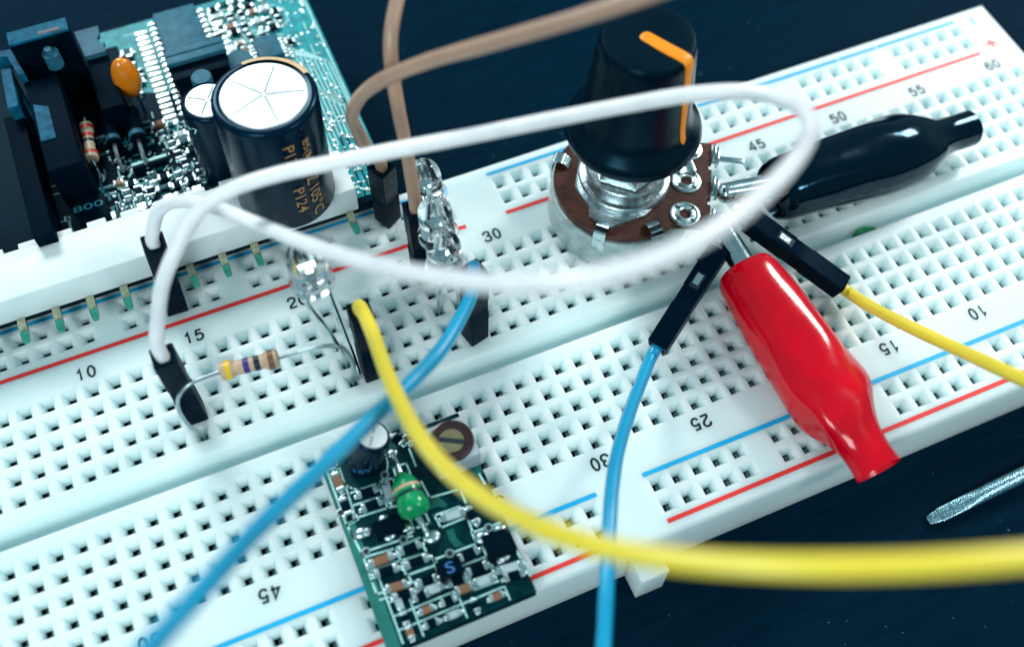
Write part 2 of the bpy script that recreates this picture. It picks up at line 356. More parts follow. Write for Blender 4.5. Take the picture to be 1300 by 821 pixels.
# ------------------------------------------------------------------ jumper connectors and wires
def connector(parent, base, top, yaw=0.0, window=None, pin=None, side=None):
    """0.254 square housing from base (pin end) to top (wire end)"""
    base, top = Vector(base), Vector(top); L = (top - base).length; d = (top - base).normalized()
    if abs(d.z) > 0.9:
        a = Vector((math.cos(yaw), math.sin(yaw), 0)); a = (a - d * a.dot(d)).normalized(); b = d.cross(a)
    else:
        b = Vector((0, 0, 1)); b = (b - d * b.dot(d)).normalized(); a = b.cross(d)
        if yaw: a, b = a * math.cos(yaw) + b * math.sin(yaw), b * math.cos(yaw) - a * math.sin(yaw)
    mt = Matrix(((a.x, b.x, d.x, base.x), (a.y, b.y, d.y, base.y), (a.z, b.z, d.z, base.z), (0, 0, 0, 1)))
    h = 0.123; q = MB(); e = .012
    def sq(w, z): return [mt @ Vector((x * w, y * w, z)) for x, y in ((-1, -1 + e / w), (-1 + e / w, -1), (1 - e / w, -1), (1, -1 + e / w), (1, 1 - e / w), (1 - e / w, 1), (-1 + e / w, 1), (-1, 1 - e / w))]
    q.rings([sq(h - .012, 0), sq(h, .012), sq(h, L * .42), sq(h - .006, L * .43), sq(h - .006, L * .60), sq(h, L * .61), sq(h, L - .01), sq(h - .01, L), sq(.088, L), sq(.085, L - .12)], 'dupont')
    o = q.build('connector', parent, smooth=30)
    if window is not None:      # the latch window with the crimp showing; window = (axis sign along b)
        w = MB(); s_ = window
        w.box((-.058, s_ * (h - .001) - .004, L * .27), (.058, s_ * (h - .001) + .004, L * .42), 'ink', mtx=mt)
        w.box((-.040, s_ * (h + .002) - .004, L * .285), (.034, s_ * (h + .002) + .004, L * .385), 'solder', mtx=mt)
        ww = w.build('crimp_window', o, smooth=0)
    if pin:
        w = MB(); w.box((-.032, -.032, -pin), (.032, .032, .02), 'gold', 0.006, mtx=mt); w.build('pin', parent)
    return o
WR = 0.073
def wire(parent, pts, m, r=WR): 
    q = MB(); q.tube(pts, lambda t: r * (1 + .016 * math.sin(41 * t) + .012 * math.sin(97 * t + 1)), m, 16, 0.05); return q.build('wire', parent, smooth=60)

jg = 'jumper wires plugged into the breadboard'
# white looped jumper
d1, d2 = Vector((14.6 * P, 2.84 * P, 0)), hole(14, 3)
jw = thing('jumper_wire', 'white jumper wire looping high over the knob, both black plugs at column 15', 'jumper wire', d1, jg)
connector(jw, d1 + Vector((0, 0, .02)), d1 + Vector((.09, -.075, 1.41)), 0.0, pin=.3)
connector(jw, d2 + Vector((0, 0, .02)), d2 + Vector((0, .0, 1.42)), 0.0, pin=.3)
wire(jw, [d1 + Vector((.08, -.065, 1.25)), d1 + Vector((.092, -.078, 1.48)), at(195, 288, 1.66), at(199, 272, 1.80), at(210, 260, 1.94), at(231, 255, 2.08), at(270, 262, 2.35), at(335, 288, 2.75), at(400, 314, 3.3), at(480, 337, 4.0), at(560, 352, 4.7),
          at(650, 360, 5.25), at(740, 354, 5.5), at(830, 330, 5.55), at(905, 294, 5.45), at(970, 245, 5.15), at(1015, 195, 4.75), at(1029, 160, 4.45), at(1008, 131, 4.15), at(950, 117, 3.9), at(880, 120, 3.75),
          at(800, 133, 3.65), at(700, 152, 3.55), at(600, 172, 3.45), at(500, 191, 3.35), at(420, 207, 3.25), at(350, 222, 3.15), at(295, 240, 3.05), at(255, 266, 2.9), at(228, 308, 2.7), at(208, 355, 2.4), at(201, 398, 2.0),
          d2 + Vector((0, .02, 1.62)), d2 + Vector((0, 0, 1.25))], 'wwhite')
# brown jumpers
d3 = Vector((25.55 * P, 3.84 * P, 0))
jb = thing('jumper_wire', 'brown jumper wire bending sharply right and rising over the knob', 'jumper wire', d3, jg)
connector(jb, d3 + Vector((0, 0, .02)), d3 + Vector((-.05, -.22, 1.34)), 0.5, pin=.3)
wire(jb, [d3 + Vector((-.045, -.19, 1.18)), d3 + Vector((-.055, -.225, 1.42)), at(469, 193, 1.75), at(455, 168, 2.1), at(447, 147, 2.5), at(456, 125, 2.85), at(485, 102, 3.3), at(540, 79, 3.8), at(630, 53, 4.4), at(730, 24, 4.9), at(830, -9, 5.3), at(980, -66, 5.7), at(1200, -190, 6.0), at(1500, -380, 6.0)], 'wbrown')
d4 = hole(26, 0)
jb2 = thing('jumper_wire', 'brown jumper wire rising straight up behind the clear LEDs', 'jumper wire', d4, jg)
connector(jb2, d4 + Vector((0, 0, .02)), d4 + Vector((-.02, .02, 1.4)), 0.0, pin=.3)
wire(jb2, [d4 + Vector((-.02, 0, 1.25)), d4 + Vector((-.02, .02, 1.6)), at(517, 195, 2.15), at(506, 140, 2.7), at(498, 90, 3.1), at(496, 50, 3.4), at(502, 10, 3.6), at(522, -60, 3.9), at(590, -220, 4.1), at(760, -480, 4.0)], 'wbrown')
# yellow jumper
d5 = hole(22, 4)
jy = thing('jumper_wire', 'yellow jumper wire arching in front of the small circuit board to the right', 'jumper wire', d5, jg)
connector(jy, d5 + Vector((0, 0, .02)), d5 + Vector((-.01, .0, 1.42)), 0.0, pin=.3)
wire(jy, [d5 + Vector((-.01, 0, 1.25)), d5 + Vector((-.01, 0, 1.50)), at(464, 402, 1.78), at(474, 425, 2.0), at(487, 462, 2.25), at(503, 500, 2.6), at(530, 550, 3.05), at(577, 604, 3.6), at(650, 652, 4.2), at(750, 690, 4.8), at(860, 710, 5.15), at(1000, 718, 5.4), at(1150, 717, 5.5), at(1300, 707, 5.5), at(1440, 690, 5.4), at(1800, 640, 5.0), at(2300, 560, 4.0)], 'wyellow')
# blue jumper
d6 = hole(27, 4)
jl = thing('jumper_wire', 'thick blue jumper wire running down to the lower left under the yellow one', 'jumper wire', d6, jg)
connector(jl, d6 + Vector((0, 0, .02)), d6 + Vector((.01, .0, 1.42)), 0.25, pin=.3)
wire(jl, [d6 + Vector((.01, 0, 1.25)), d6 + Vector((.01, 0, 1.5)), at(600, 368, 1.68), at(585, 402, 1.85), at(558, 446, 2.05), at(520, 487, 2.2), at(470, 534, 2.55), at(400, 601, 3.1), at(330, 668, 3.8), at(275, 728, 4.25), at(205, 805, 4.7), at(140, 880, 5.0), at(-60, 1110, 5.2), at(-300, 1380, 5.0)], 'wblue')

# ------------------------------------------------------------------ potentiometer
PC = Vector((9.22, -0.05, 0)); nn = Vector((.868, -.496, 0)); tt = Vector((.496, .868, 0))
def pp(n_, t_, z): return PC + nn * n_ + tt * t_ + Vector((0, 0, z))
pot = thing('potentiometer', 'round potentiometer with a brown wafer, metal can and tall black pointer knob', 'potentiometer', PC)
q = MB(); q.lathe([(.30, .012), (.78, .0), (.865, .03), (.895, .10), (.885, .585), (.84, .587), (.84, .3)], 'canw', PC, n=64, cap0=True)
for a in (-2.35, -1.57, -.2, 1.0, 2.4):      # clamp tabs folded over the wafer
    c = Vector((math.cos(a), math.sin(a), 0)); s_ = Vector((-c.y, c.x, 0))
    path = [(.89, .40), (.905, .60), (.90, .69), (.875, .745), (.82, .76), (.74, .745), (.70, .70)]
    rg = [[PC + c * (r_ + o_) + s_ * w_ + Vector((0, 0, z_ + o_ * .6)) for w_, o_ in ((-.075, -.012), (.075, -.012), (.075, .014), (-.075, .014))] for r_, z_ in path]
    q.rings(rg, 'steel')
q.build('can', pot)
q = MB(); poly = []
a0 = math.asin(.62 / .84)
for i in range(49):
    a = math.radians(48) + (2 * PI - math.radians(88)) * i / 48
    v = nn * math.cos(a) * .855 + tt * math.sin(a) * .855; poly.append((PC.x + v.x, PC.y + v.y))
for n_, t_ in ((.62, -.58), (1.06, -.56), (1.07, -.24), (1.03, -.23), (1.03, -.13), (1.07, -.12), (1.07, .30), (1.03, .31), (1.03, .41), (1.07, .42), (1.06, .72), (.66, .70)):
    v = PC + nn * n_ + tt * t_; poly.append((v.x, v.y))
q.prism(poly, .59, .672, 'phenol'); q.build('wafer', pot, smooth=25)
# mounting plate, drum, nut and shaft
q = MB()
pl = [PC + nn * (r_ * math.cos(a)) + tt * (r_ * math.sin(a)) for a, r_ in [(math.radians(x), r_) for x, r_ in ((20, .55), (70, .60), (110, .6), (160, .60), (200, .62), (232, .62), (240, .74), (262, .76), (275, .66), (300, .60), (340, .56))]]
q.prism([(v.x, v.y) for v in pl], .675, .73, 'tin')
q.lathe([(.56, .73), (.56, .80), (.545, .82), (.50, .83), (.49, .98), (.475, 1.0), (.30, 1.01)], 'tin', PC, n=56)
hx = [PC + Vector((math.cos(PI / 3 * i + .3), math.sin(PI / 3 * i + .3), 0)) * .44 for i in range(6)]
q.prism([(v.x, v.y) for v in hx], 1.02, 1.22, 'steel')
q.lathe([(.33, 1.22), (.33, 1.6)], 'steel', PC, n=40); q.build('bushing', pot, smooth=30)
for t_ in (.58, .08, -.42):
    q = MB(); c = pp(.765, t_, 0)
    q.lathe([(.175, .672), (.178, .692), (.155, .70), (.13, .690), (.105, .700), (.085, .712), (.068, .70), (.062, .60)], 'solder', c, n=32)
    for a in (0.3, 1.87, 3.44, 5.01):
        e_ = c + Vector((math.cos(a), math.sin(a), 0)) * .13
        q.box((-.03, -.008, .694), (.03, .008, .708), 'ink', mtx=Matrix.Translation(e_) @ Matrix.Rotation(a + .3, 4, 'Z'))
    tm = q.build('terminal', pot)
    w = MB(); mt = Matrix(((nn.x, tt.x, 0, c.x), (nn.y, tt.y, 0, c.y), (0, 0, 1, 0), (0, 0, 0, 1)))
    w.box((.18, -.10, .565), (.40, .10, .59), 'steel', .006, mtx=mt)
    w.box((.315, -.085, .55), (.345, .085, .74), 'steel', .006, mtx=mt)
    w.box((.36, -.11, .50), (.40, .11, .66), 'steel', .006, mtx=mt)
    w.box((.40, -.04, .55), (.72 if t_ > .5 else .52, .035, .575), 'steel', .006, mtx=mt)
    w.build('solder_lug', tm)
KT = 3.06
kprof = [(.40, 1.60), (.74, 1.60), (.775, 1.63), (.785, 1.68), (.775, 1.74), (.74, 1.80), (.665, 1.88), (.63, 1.96), (.61, 2.06), (.52, 2.96), (.51, 3.02), (.485, 3.055), (.44, 3.065), (.30, 3.05), (.0, 3.045)]
def kr(z):
    for (r0, z0), (r1, z1) in zip(kprof, kprof[1:]):
        if z0 <= z <= z1 and z1 > z0: return r0 + (r1 - r0) * (z - z0) / (z1 - z0)
q = MB(); q.lathe(kprof, 'knob', PC, n=72, cap0=True); kn = q.build('knob', pot, smooth=32)
pe = at(879, 82, 3.04) - PC; pa = math.atan2(pe.y, pe.x)
er, et = Vector((math.cos(pa), math.sin(pa), 0)), Vector((-math.sin(pa), math.cos(pa), 0))
path = [(-.09, 3.05, .035), (-.07, 3.055, .060), (-.03, 3.06, .070), (.2, 3.062, .075), (.42, 3.075, .074), (.495, 3.065, .070), (.53, 3.02, .066), (.54, 2.95, .062)] + [(kr(z) + .016, z, .060 - .02 * (2.9 - z)) for z in (2.8, 2.6, 2.4, 2.2, 2.08, 2.0, 1.93)] + [(kr(1.9) + .01, 1.885, .022)]
rg = []
for i, (r_, z_, w_) in enumerate(path):
    p_ = PC + er * r_ + Vector((0, 0, z_)); inn = er * (-.03 if i > 5 else 0) + Vector((0, 0, -.03 if i <= 5 else 0))
    rg.append([p_ + inn - et * w_, p_ + inn + et * w_, p_ + inn * .2 + et * w_, p_ + et * w_ * .75, p_ - et * w_ * .75, p_ + inn * .2 - et * w_])
q = MB(); q.rings(rg, 'orange'); q.build('pointer_line', kn, smooth=50)

# ------------------------------------------------------------------ crocodile clips
def clip(label, front, tail, stat, m, nose, roll=0.0, wr=0.5):
    front, tail = Vector(front), Vector(tail); ax = (tail - front); L = ax.length; ax.normalize()
    sd = ax.cross(Vector((0, 0, 1))).normalized(); up = sd.cross(ax)
    root = thing('crocodile_clip', label, 'crocodile clip', (front.x, front.y, 0), 'crocodile clips on the potentiometer lugs')
    S = [(Vector((s, w, h)),) for s, w, h in stat]
    n = 40; rg = []
    st = spline([Vector(x) for x in stat], 0.03)
    for k, q_ in enumerate(st):
        s_, w_, h_ = q_
        c = front + ax * (L * s_); ring = []
        for j in range(n):
            a = 2 * PI * j / n; ex = 0.86
            ca, sa = math.cos(a), math.sin(a)
            wob = 1 + .014 * math.sin(5 * a + 9 * s_) * min(1, max(0, (s_ - .05) * 8)) * min(1, max(0, (.95 - s_) * 8)) + .055 * math.exp(-((s_ - .76) / .07) ** 2) * math.cos(5 * a + 1 + 3 * s_) + .03 * math.exp(-((s_ - .62) / .09) ** 2) * math.cos(3 * a + 5 * s_)
            if j in (0, n // 2): wob += .022
            wob += wr * (.030 * math.sin(23 * s_ + 2 * math.sin(2 * a)) * math.exp(-((s_ - .74) / .16) ** 2) + .02 * math.sin(4 * a + 14 * s_) * math.exp(-((s_ - .6) / .2) ** 2))
            ring.append(c + sd * (w_ * wob * math.copysign(abs(ca) ** ex, ca)) + up * (h_ * wob * math.copysign(abs(sa) ** ex, sa)))
        rg.append(ring)
    # open hollow ends
    c0 = front + ax * .10; c1 = front + ax * (L - .10)
    inner0 = [c0 + (v - front) * .86 for v in rg[0]]; inner1 = [c1 + (v - front - ax * L) * .80 for v in rg[-1]]
    q = MB(); q.rings([inner0] + rg + [inner1], m); q.build('insulating_boot', root, smooth=45)
    # jaws: two bent nickel channels with teeth
    nose = Vector(nose); j0 = front + ax * .25; jd = (nose - j0); JL = jd.length; jd.normalize()
    js = jd.cross(Vector((0, 0, 1))).normalized(); ju = js.cross(jd)
    if roll: js, ju = js * math.cos(roll) + ju * math.sin(roll), ju * math.cos(roll) - js * math.sin(roll)
    for sgn, nm, mm in ((1, 'jaw', 'steel'), (-1, 'jaw', 'steel')):
        q = MB(); N = 40; na = 12; outer = []; inner = []
        for i in range(N + 1):
            s_ = i / N; w_ = .165 - .05 * s_; 
            if s_ > .93: w_ *= math.sqrt(max(.05, 1 - ((s_ - .93) / .075) ** 2))
            tooth = (.035 if i % 4 < 2 else -.02) if s_ > .45 else 0
            off = ju * (sgn * (.03 + .05 * (1 - s_)))
            c = j0 + jd * (JL * s_) + off; ro = []; ri = []
            for j in range(na + 1):
                a = PI * j / na
                x_, z_ = math.cos(a), math.sin(a)
                dz = -tooth if j in (0, na) else 0
                ro.append(c + js * x_ * w_ + ju * (sgn * (z_ * w_ * .9 + dz - .02)))
                ri.append(c + js * x_ * (w_ - .022) + ju * (sgn * (z_ * (w_ - .022) * .9 + dz - .02)))
            outer.append(ro); inner.append(ri)
        q.rings(outer, mm, False, False, closed=False); q.rings(inner, 'copperin', False, False, closed=False)
        for A, B in ((0, 0), (na, na)):
            q.rings([[o_[A], i_[B]] for o_, i_ in zip(outer, inner)], mm, False, False, closed=False)
        q.build(nm, root, smooth=50)
    return root
fr, tr_ = at(944, 343, .52), at(1116, 597, .40)
clip('crocodile clip in a glossy red boot lying across the board edge', fr, tr_,
     [(0, .325, .30), (.03, .36, .335), (.15, .40, .36), (.35, .435, .38), (.55, .47, .40), (.66, .455, .39), (.76, .37, .33), (.84, .29, .26), (.91, .255, .21), (1, .27, .19)], 'red', at(907, 272, .78), 0.5, 1.3)
fb, tb_ = at(981, 243, .55), at(1231, 163, .36)
clip('crocodile clip in a glossy black boot lying beside the number 50', fb, tb_,
     [(0, .345, .33), (.03, .385, .355), (.15, .41, .38), (.35, .45, .40), (.55, .49, .42), (.67, .465, .40), (.75, .385, .33), (.82, .28, .26), (.88, .228, .23), (1, .225, .23)], 'blackvinyl', at(912, 246, .74), -0.3)

# jumpers lying at the lugs
c0, c1 = at(912, 318, .66), at(834, 441, .26)
j7 = thing('jumper_wire', 'blue jumper wire whose tilted black plug lies left of the red clip', 'jumper wire', (c1.x, c1.y, 0), jg)
connector(j7, c0, c1, 0.0, window=1, pin=.25)
wire(j7, [c1 - (c1 - c0).normalized() * .12, c1 + (c1 - c0).normalized() * .1, at(815, 482, .42), at(797, 530, .75), at(783, 580, 1.1), at(777, 620, 1.3), at(774, 660, 1.45), at(772, 705, 1.55), at(770, 750, 1.6), at(764, 850, 1.6), at(740, 1050, 1.4), at(690, 1300, .8)], 'wblue')
c0, c1 = at(951, 279, .62), at(1069, 365, .20)
j8 = thing('jumper_wire', 'yellow jumper wire whose black plug lies between the red and black clips', 'jumper wire', (c1.x, c1.y, 0), jg)
connector(j8, c0, c1, 0.0, window=1, pin=.25)
wire(j8, [c1 - (c1 - c0).normalized() * .12, c1 + (c1 - c0).normalized() * .08, at(1100, 386, .40), at(1145, 410, .75), at(1200, 436, 1.15), at(1250, 459, 1.6), at(1300, 482, 2.0), at(1400, 528, 2.7), at(1600, 620, 3.4), at(1950, 790, 3.4)], 'wyellow')

# ------------------------------------------------------------------ LEDs
def led(label, base, axis, feet, r=.165, spread=.06, group='clear LEDs standing on long legs'):
    base = Vector(base); ax = Vector(axis).normalized(); d, a, b = frame_of(ax)
    root = thing('clear_led', label, 'LED', (feet[0][0], feet[0][1], 0), group)
    prof = [(.0, 0), (r + .035, 0), (r + .04, .02), (r + .035, .085), (r + .004, .095), (r, .13), (r, .40)] + [(r * math.cos(t), .40 + r * math.sin(t)) for t in (.3, .6, .9, 1.2, 1.45)] + [(0, .40 + r)]
    q = MB(); q.lathe(prof, 'clear', base, ax, n=36); q.build('lens', root, smooth=50)
    q = MB()
    for s_, h_ in ((-1, .30), (1, .22)):
        c = base + a * (.05 * s_)
        mt = Matrix(((a.x, b.x, d.x, c.x), (a.y, b.y, d.y, c.y), (a.z, b.z, d.z, c.z), (0, 0, 0, 1)))
        q.box((-.025, -.025, .02), (.025, .025, h_), 'steel', mtx=mt)
        if s_ > 0: q.box((-.10, -.05, h_), (.03, .05, h_ + .05), 'steel', .008, mtx=mt)
    q.build('lead_frame', root)
    for s_, f in zip((-1, 1), feet):
        f = Vector(f); st = base + Vector((spread * s_, spread * .3 * s_, 0))
        q = MB(); q.tube([st, st - ax * .25, st.lerp(f, .5) + Vector((0, 0, .05)), f + Vector((0, 0, .15)), f - Vector((0, 0, .2))], .027, 'steel', 8, .06); q.build('leg', root)
    return root
led('clear LED with long bent legs standing just left of the yellow wire plug', at(397, 358, 1.75), (-.03, .10, 1), [hole(21, 3), hole(21.35, 3.95)], .195, .125)
led('rearmost of the three clear LEDs in a row beside column 30', at(544, 252, 1.15), (-.05, .10, 1), [(26.4 * P, 2.84 * P, 0), (27.4 * P, 2.84 * P, 0)], .19)
led('middle one of the three clear LEDs in a row beside column 30', at(557, 300, 1.25), (-.03, .10, 1), [hole(27, 0), hole(28, 0)], .19)
led('front one of the three clear LEDs in a row beside column 30', at(566, 341, 1.15), (0, .10, 1), [hole(26, 2), hole(27, 2)], .19)

# ------------------------------------------------------------------ resistor on the breadboard
def resistor(root_or_parent, p0, p1, bands, body, rad=.115, name=None, waist=.76, parent=None):
    p0, p1 = Vector(p0), Vector(p1); L = (p1 - p0).length; ax = (p1 - p0).normalized()
    def rad_at(s):
        e = min(s, 1 - s)
        if e < .04: return rad * (.45 + .55 * math.sqrt(max(0, 1 - (1 - e / .04) ** 2)))
        if e < .20: return rad
        if e < .26: return rad * (1 - (1 - waist) * (e - .20) / .06)
        return rad * waist
    q = MB(); n = 60
    q.lathe([(rad_at(i / n), L * i / n) for i in range(n + 1)], body, p0, ax, n=28, cap0=True, cap1=True)
    o = q.build(name or 'resistor_body', parent, smooth=50)
    for s0, s1, mm in bands:
        w = MB(); w.lathe([(rad_at(s0 + (s1 - s0) * i / 5) + .0025, L * (s0 + (s1 - s0) * i / 5)) for i in range(6)], mm, p0, ax, n=28); w.build('colour_band', o, smooth=50)
    return o
rb0, rb1 = at(279, 472, 1.0), at(354, 454, 1.0)
rs = thing('resistor', 'beige axial resistor with yellow, violet and dark bands bridging columns 14 and 21', 'resistor', hole(14, 4))
resistor(None, rb0, rb1, [(.10, .19, 'byellow'), (.40, .50, 'bviolet'), (.58, .68, 'bdark'), (.82, .92, 'bbrown')], 'resbody', .105, parent=rs)
for pts in ([rb0 + (rb1 - rb0) * .03, at(262, 478, 1.0), at(238, 489, .98), at(227, 503, .85), at(228, 522, .55), at(240, 540, .28), hole(14, 4, .02), hole(14, 4, -.25)],
            [rb1 - (rb1 - rb0) * .03, at(375, 447, 1.02), at(405, 440, 1.05), at(430, 440, 1.0), at(444, 452, .75), at(449, 470, .38), hole(21, 4, .02), hole(21, 4, -.25)]):
    q = MB(); q.tube(pts, .024, 'lead', 8, .04); q.build('lead', rs, smooth=60)

# ------------------------------------------------------------------ helpers for circuit boards
def chamfered(parent, name, lo, hi, m, bev=.01): q = MB(); q.box(lo, hi, m, bev); return q.build(name, parent, smooth=30)
def smd(parent, x, y, z, rot=0, L=.16, W=.09, H=.05, body='epoxy', name='chip_component'):
    mt = Matrix.Translation((x, y, z)) @ Matrix.Rotation(rot, 4, 'Z'); q = MB()
    q.box((-L * .30, -W / 2, 0), (L * .30, W / 2, H), body, .005, mtx=mt)
    q.box((-L / 2, -W / 2 - .002, 0), (-L * .28, W / 2 + .002, H + .004), 'solder', .012, mtx=mt)
    q.box((L * .28, -W / 2 - .002, 0), (L / 2, W / 2 + .002, H + .004), 'solder', .012, mtx=mt)
    for s_ in (-1, 1):
        c = mt @ Vector((s_ * (L * .56), 0, .008)); q.blob(c, .028, 'solder', 8, 5, (1, 1, .45))
    return q.build(name, parent, smooth=40)
def seg(q, x0, y0, x1, y1, z, w, m):
    d = Vector((x1 - x0, y1 - y0)); L = d.length
    if L < 1e-5: return
    d /= L; nx, ny = -d.y * w / 2, d.x * w / 2; ex, ey = d.x * w * .45, d.y * w * .45
    x0 -= ex; y0 -= ey; x1 += ex; y1 += ey
    q.add([(x0 + nx, y0 + ny, z), (x0 - nx, y0 - ny, z), (x1 - nx, y1 - ny, z), (x1 + nx, y1 + ny, z)], [(0, 1, 2, 3)], m)
def elcap(parent, c, z0, z1, r, lean=(0, 0), sleeve='sleeve', top='alutop', cross=4, label=None, name='electrolytic_capacitor', stripe=None):
    c = Vector((c[0], c[1], z0)); ax = Vector((lean[0], lean[1], z1 - z0)); L = ax.length; ax.normalize()
    q = MB(); q.lathe([(r * .80, 0), (r * .97, .01), (r, .04), (r, L - .07), (r * .985, L - .03), (r * .94, L - .006), (r * .88, L), (r * .82, L - .012)], sleeve, c, ax, n=56, cap0=True)
    o = q.build(name, parent, smooth=45)
    if label: o['label'] = label
    t_ = MB(); t_.lathe([(r * .825, L - .014), (r * .80, L + .004), (r * .3, L + .006), (0, L + .006)], top, c, ax, n=56)
    to = t_.build('vent_top', o, smooth=40)
    d, a, b = frame_of(ax); k = MB()
    for i in range(cross):
        th = 2 * PI * i / cross + .55; u_ = a * math.cos(th) + b * math.sin(th); s_ = ax.cross(u_); t0 = c + ax * (L + .0085)
        k.add([t0 + u_ * .02 + s_ * .016, t0 + u_ * .02 - s_ * .016, t0 + u_ * r * .76 - s_ * .008, t0 + u_ * r * .76 + s_ * .008], [(0, 1, 2, 3)], 'score')
    k.build('vent_score', to, smooth=0)
    if stripe:
        th0, th1 = stripe; sp = MB(); n = 14; rg = []
        for rr_, zz in ((r + .004, L - .45), (r + .004, L - .07), (r * .99 + .004, L - .028), (r * .945, L - .002), (r * .87, L + .004)):
            rg.append([c + ax * zz + (Vector((math.cos(th0 + (th1 - th0) * j / n), math.sin(th0 + (th1 - th0) * j / n), 0))) * rr_ for j in range(n + 1)])
        sp.rings(rg[2:], 'tan', False, False, closed=False); sp.build('polarity_stripe', o, smooth=60)
    return o
def wraptext(parent, body, c, z, r, ang, height, m, rot90=True, width=None, name='printed_text'):
    vs, fs = text2d(body, height, width, 0.006); q = MB()
    out = []
    for v in vs:
        x, y = (v.y, -v.x) if rot90 else (v.x, v.y)      # rot90: reads downwards along the can
        a = ang + x / r; out.append((c[0] + (r + .004) * math.cos(a), c[1] + (r + .004) * math.sin(a), z + y))
    q.add(out, fs, m); return q.build(name, parent, smooth=0)

# ------------------------------------------------------------------ large circuit board (upper left)
ZB = .30
big = thing('circuit_board', 'large dark teal circuit board with capacitors and a white pin header, upper left', 'circuit board', (4.0, 3.2, ZB - .16))
BX0, BX1, BY0, BY1 = -1.5, 6.68, 1.10, 5.22
q = MB(); q.box((BX0, BY0, ZB - .16), (BX1, BY1, ZB), 'mask', .006); q.build('board', big)
q = MB(); z = ZB + .0012
q.add([(4.02, 5.16, z), (4.02, 3.95, z), (4.6, 3.7, z), (4.9, 2.75, z), (5.95, 2.55, z), (6.0, 1.2, z), (6.66, 1.2, z), (6.66, 5.2, z)], [(0, 1, 2, 3, 4, 5, 6, 7)], 'pour')
q.add([(3.62, 5.16, z + .0005), (3.62, 4.85, z + .0005), (4.02, 4.85, z + .0005), (4.02, 5.16, z + .0005)], [(0, 1, 2, 3)], 'pour')
for _ in range(7):
    x, y = random.uniform(2.8, 4.5), random.uniform(1.75, 2.6); w, h = random.uniform(.1, .3), random.uniform(.08, .2)
    q.add([(x, y, z), (x + w, y, z), (x + w, y + h, z), (x, y + h, z)], [(0, 1, 2, 3)], 'pourg')
q.build('copper_pour', big, smooth=0)
# tracks and silkscreen outlines
q = MB(); z = ZB + .003
for k in range(16):      # fan of tracks to the right of the small chip
    x0 = 5.75 + .055 * k; y0 = 4.1 - .04 * k
    pts = [(x0 - .25, y0 + .3), (x0, y0), (x0 + .02, y0 - .5 - .03 * k), (min(x0 + .22, 6.55), y0 - .8), (min(x0 + .22, 6.55), 1.9 + .04 * k)]
    for a, b in zip(pts, pts[1:]):
        if max(a[0], b[0]) < 6.64: seg(q, *a, *b, z, .018, 'silk')
for k in range(9):
    y0 = 4.95 - .09 * k; x0 = 5.35
    seg(q, x0, y0, x0 + .25, y0 + .02, z, .02, 'silk'); seg(q, x0 + .25, y0 + .02, x0 + .5 + .05 * k, y0 - .2, z, .02, 'silk')
for x in (6.30, 6.38, 6.47, 6.56): seg(q, x, 1.2, x, 2.2, z + .001, .02, 'mask')
for a, b, c_, d_ in ((6.12, 1.22, 6.12, 3.3), (6.62, 1.2, 6.62, 5.1)): seg(q, a, b, c_, d_, z, .02, 'silk')
for _ in range(70):
    x, y = random.uniform(4.1, 6.55), random.uniform(2.9, 5.1); L = random.uniform(.05, .22)
    if random.random() < .5: seg(q, x, y, min(x + L, 6.62), y, z, .016, 'silk')
    else: seg(q, x, y, x, y - L, z, .016, 'silk')
q.build('tracks', big, smooth=0)['kind'] = 'stuff'
q = MB()
def pl_line(p0, p1, w=.022, m='silkdim', zz=ZB + .003):
    a, b = at(*p0, zz), at(*p1, zz); seg(q, a.x, a.y, b.x, b.y, zz, w, m)
for a, b in (((49, 225), (67, 299)), ((53, 240), (108, 226)), ((56, 251), (125, 230)), ((65, 285), (84, 280)), ((61, 238), (64, 249)), ((94, 229), (97, 240)), ((90, 262), (100, 259)), ((97, 251), (101, 264)),
             ((108, 248), (113, 263)), ((113, 260), (119, 257)), ((150, 246), (156, 263)), ((157, 236), (163, 250)), ((36, 250), (52, 245)), ((36, 250), (38, 260)), ((84, 160), (112, 240)), ((188, 250), (215, 244)), ((190, 262), (250, 246)), ((262, 225), (290, 232)), ((290, 232), (320, 228))):
    pl_line(a, b)
cc = at(128, 249, ZB)
for i in range(24):
    a, b = 2 * PI * i / 24, 2 * PI * (i + 1) / 24
    seg(q, cc.x + .06 * math.cos(a), cc.y + .06 * math.sin(a), cc.x + .06 * math.cos(b), cc.y + .06 * math.sin(b), ZB + .004, .022, 'silk')
q.build('silkscreen', big, smooth=0)
# white pin header along the front edge
q = MB(); hx0, hx1, hy0, hy1, hz0, hz1 = -1.4, 6.16, 1.05, 1.70, .302, .70
q.box((hx0, hy0, hz0 - .03), (hx1, hy1, hz1), 'housing', .025)
x = hx0 + .12
while x < hx1 - .2:
    q.box((x, hy1 - .01, hz0), (x + .22, hy1 + .07, hz1 - .003), 'housing', .01); x += .396
q.build('connector_housing', big, smooth=30)
pxs = [at(u, v, .27).x for u, v in ((43.5, 433), (331, 334))]
for x in [pxs[1] - .396 * k for k in range(15)] + [6.03]:
    if x < hx0: break
    q = MB(); zc = .255
    q.box((x - .047, .86, zc - .04), (x + .047, 1.10, zc + .04), 'gold', .008)
    rg = [[(x + a * w, y, zc + b * h) for a, b in ((-1, -1), (1, -1), (1, 1), (-1, 1))] for y, w, h in ((.86, .045, .038), (.76, .04, .030), (.72, .026, .018))]
    q.rings(rg, 'greencut'); q.build('header_pin', big, smooth=30)
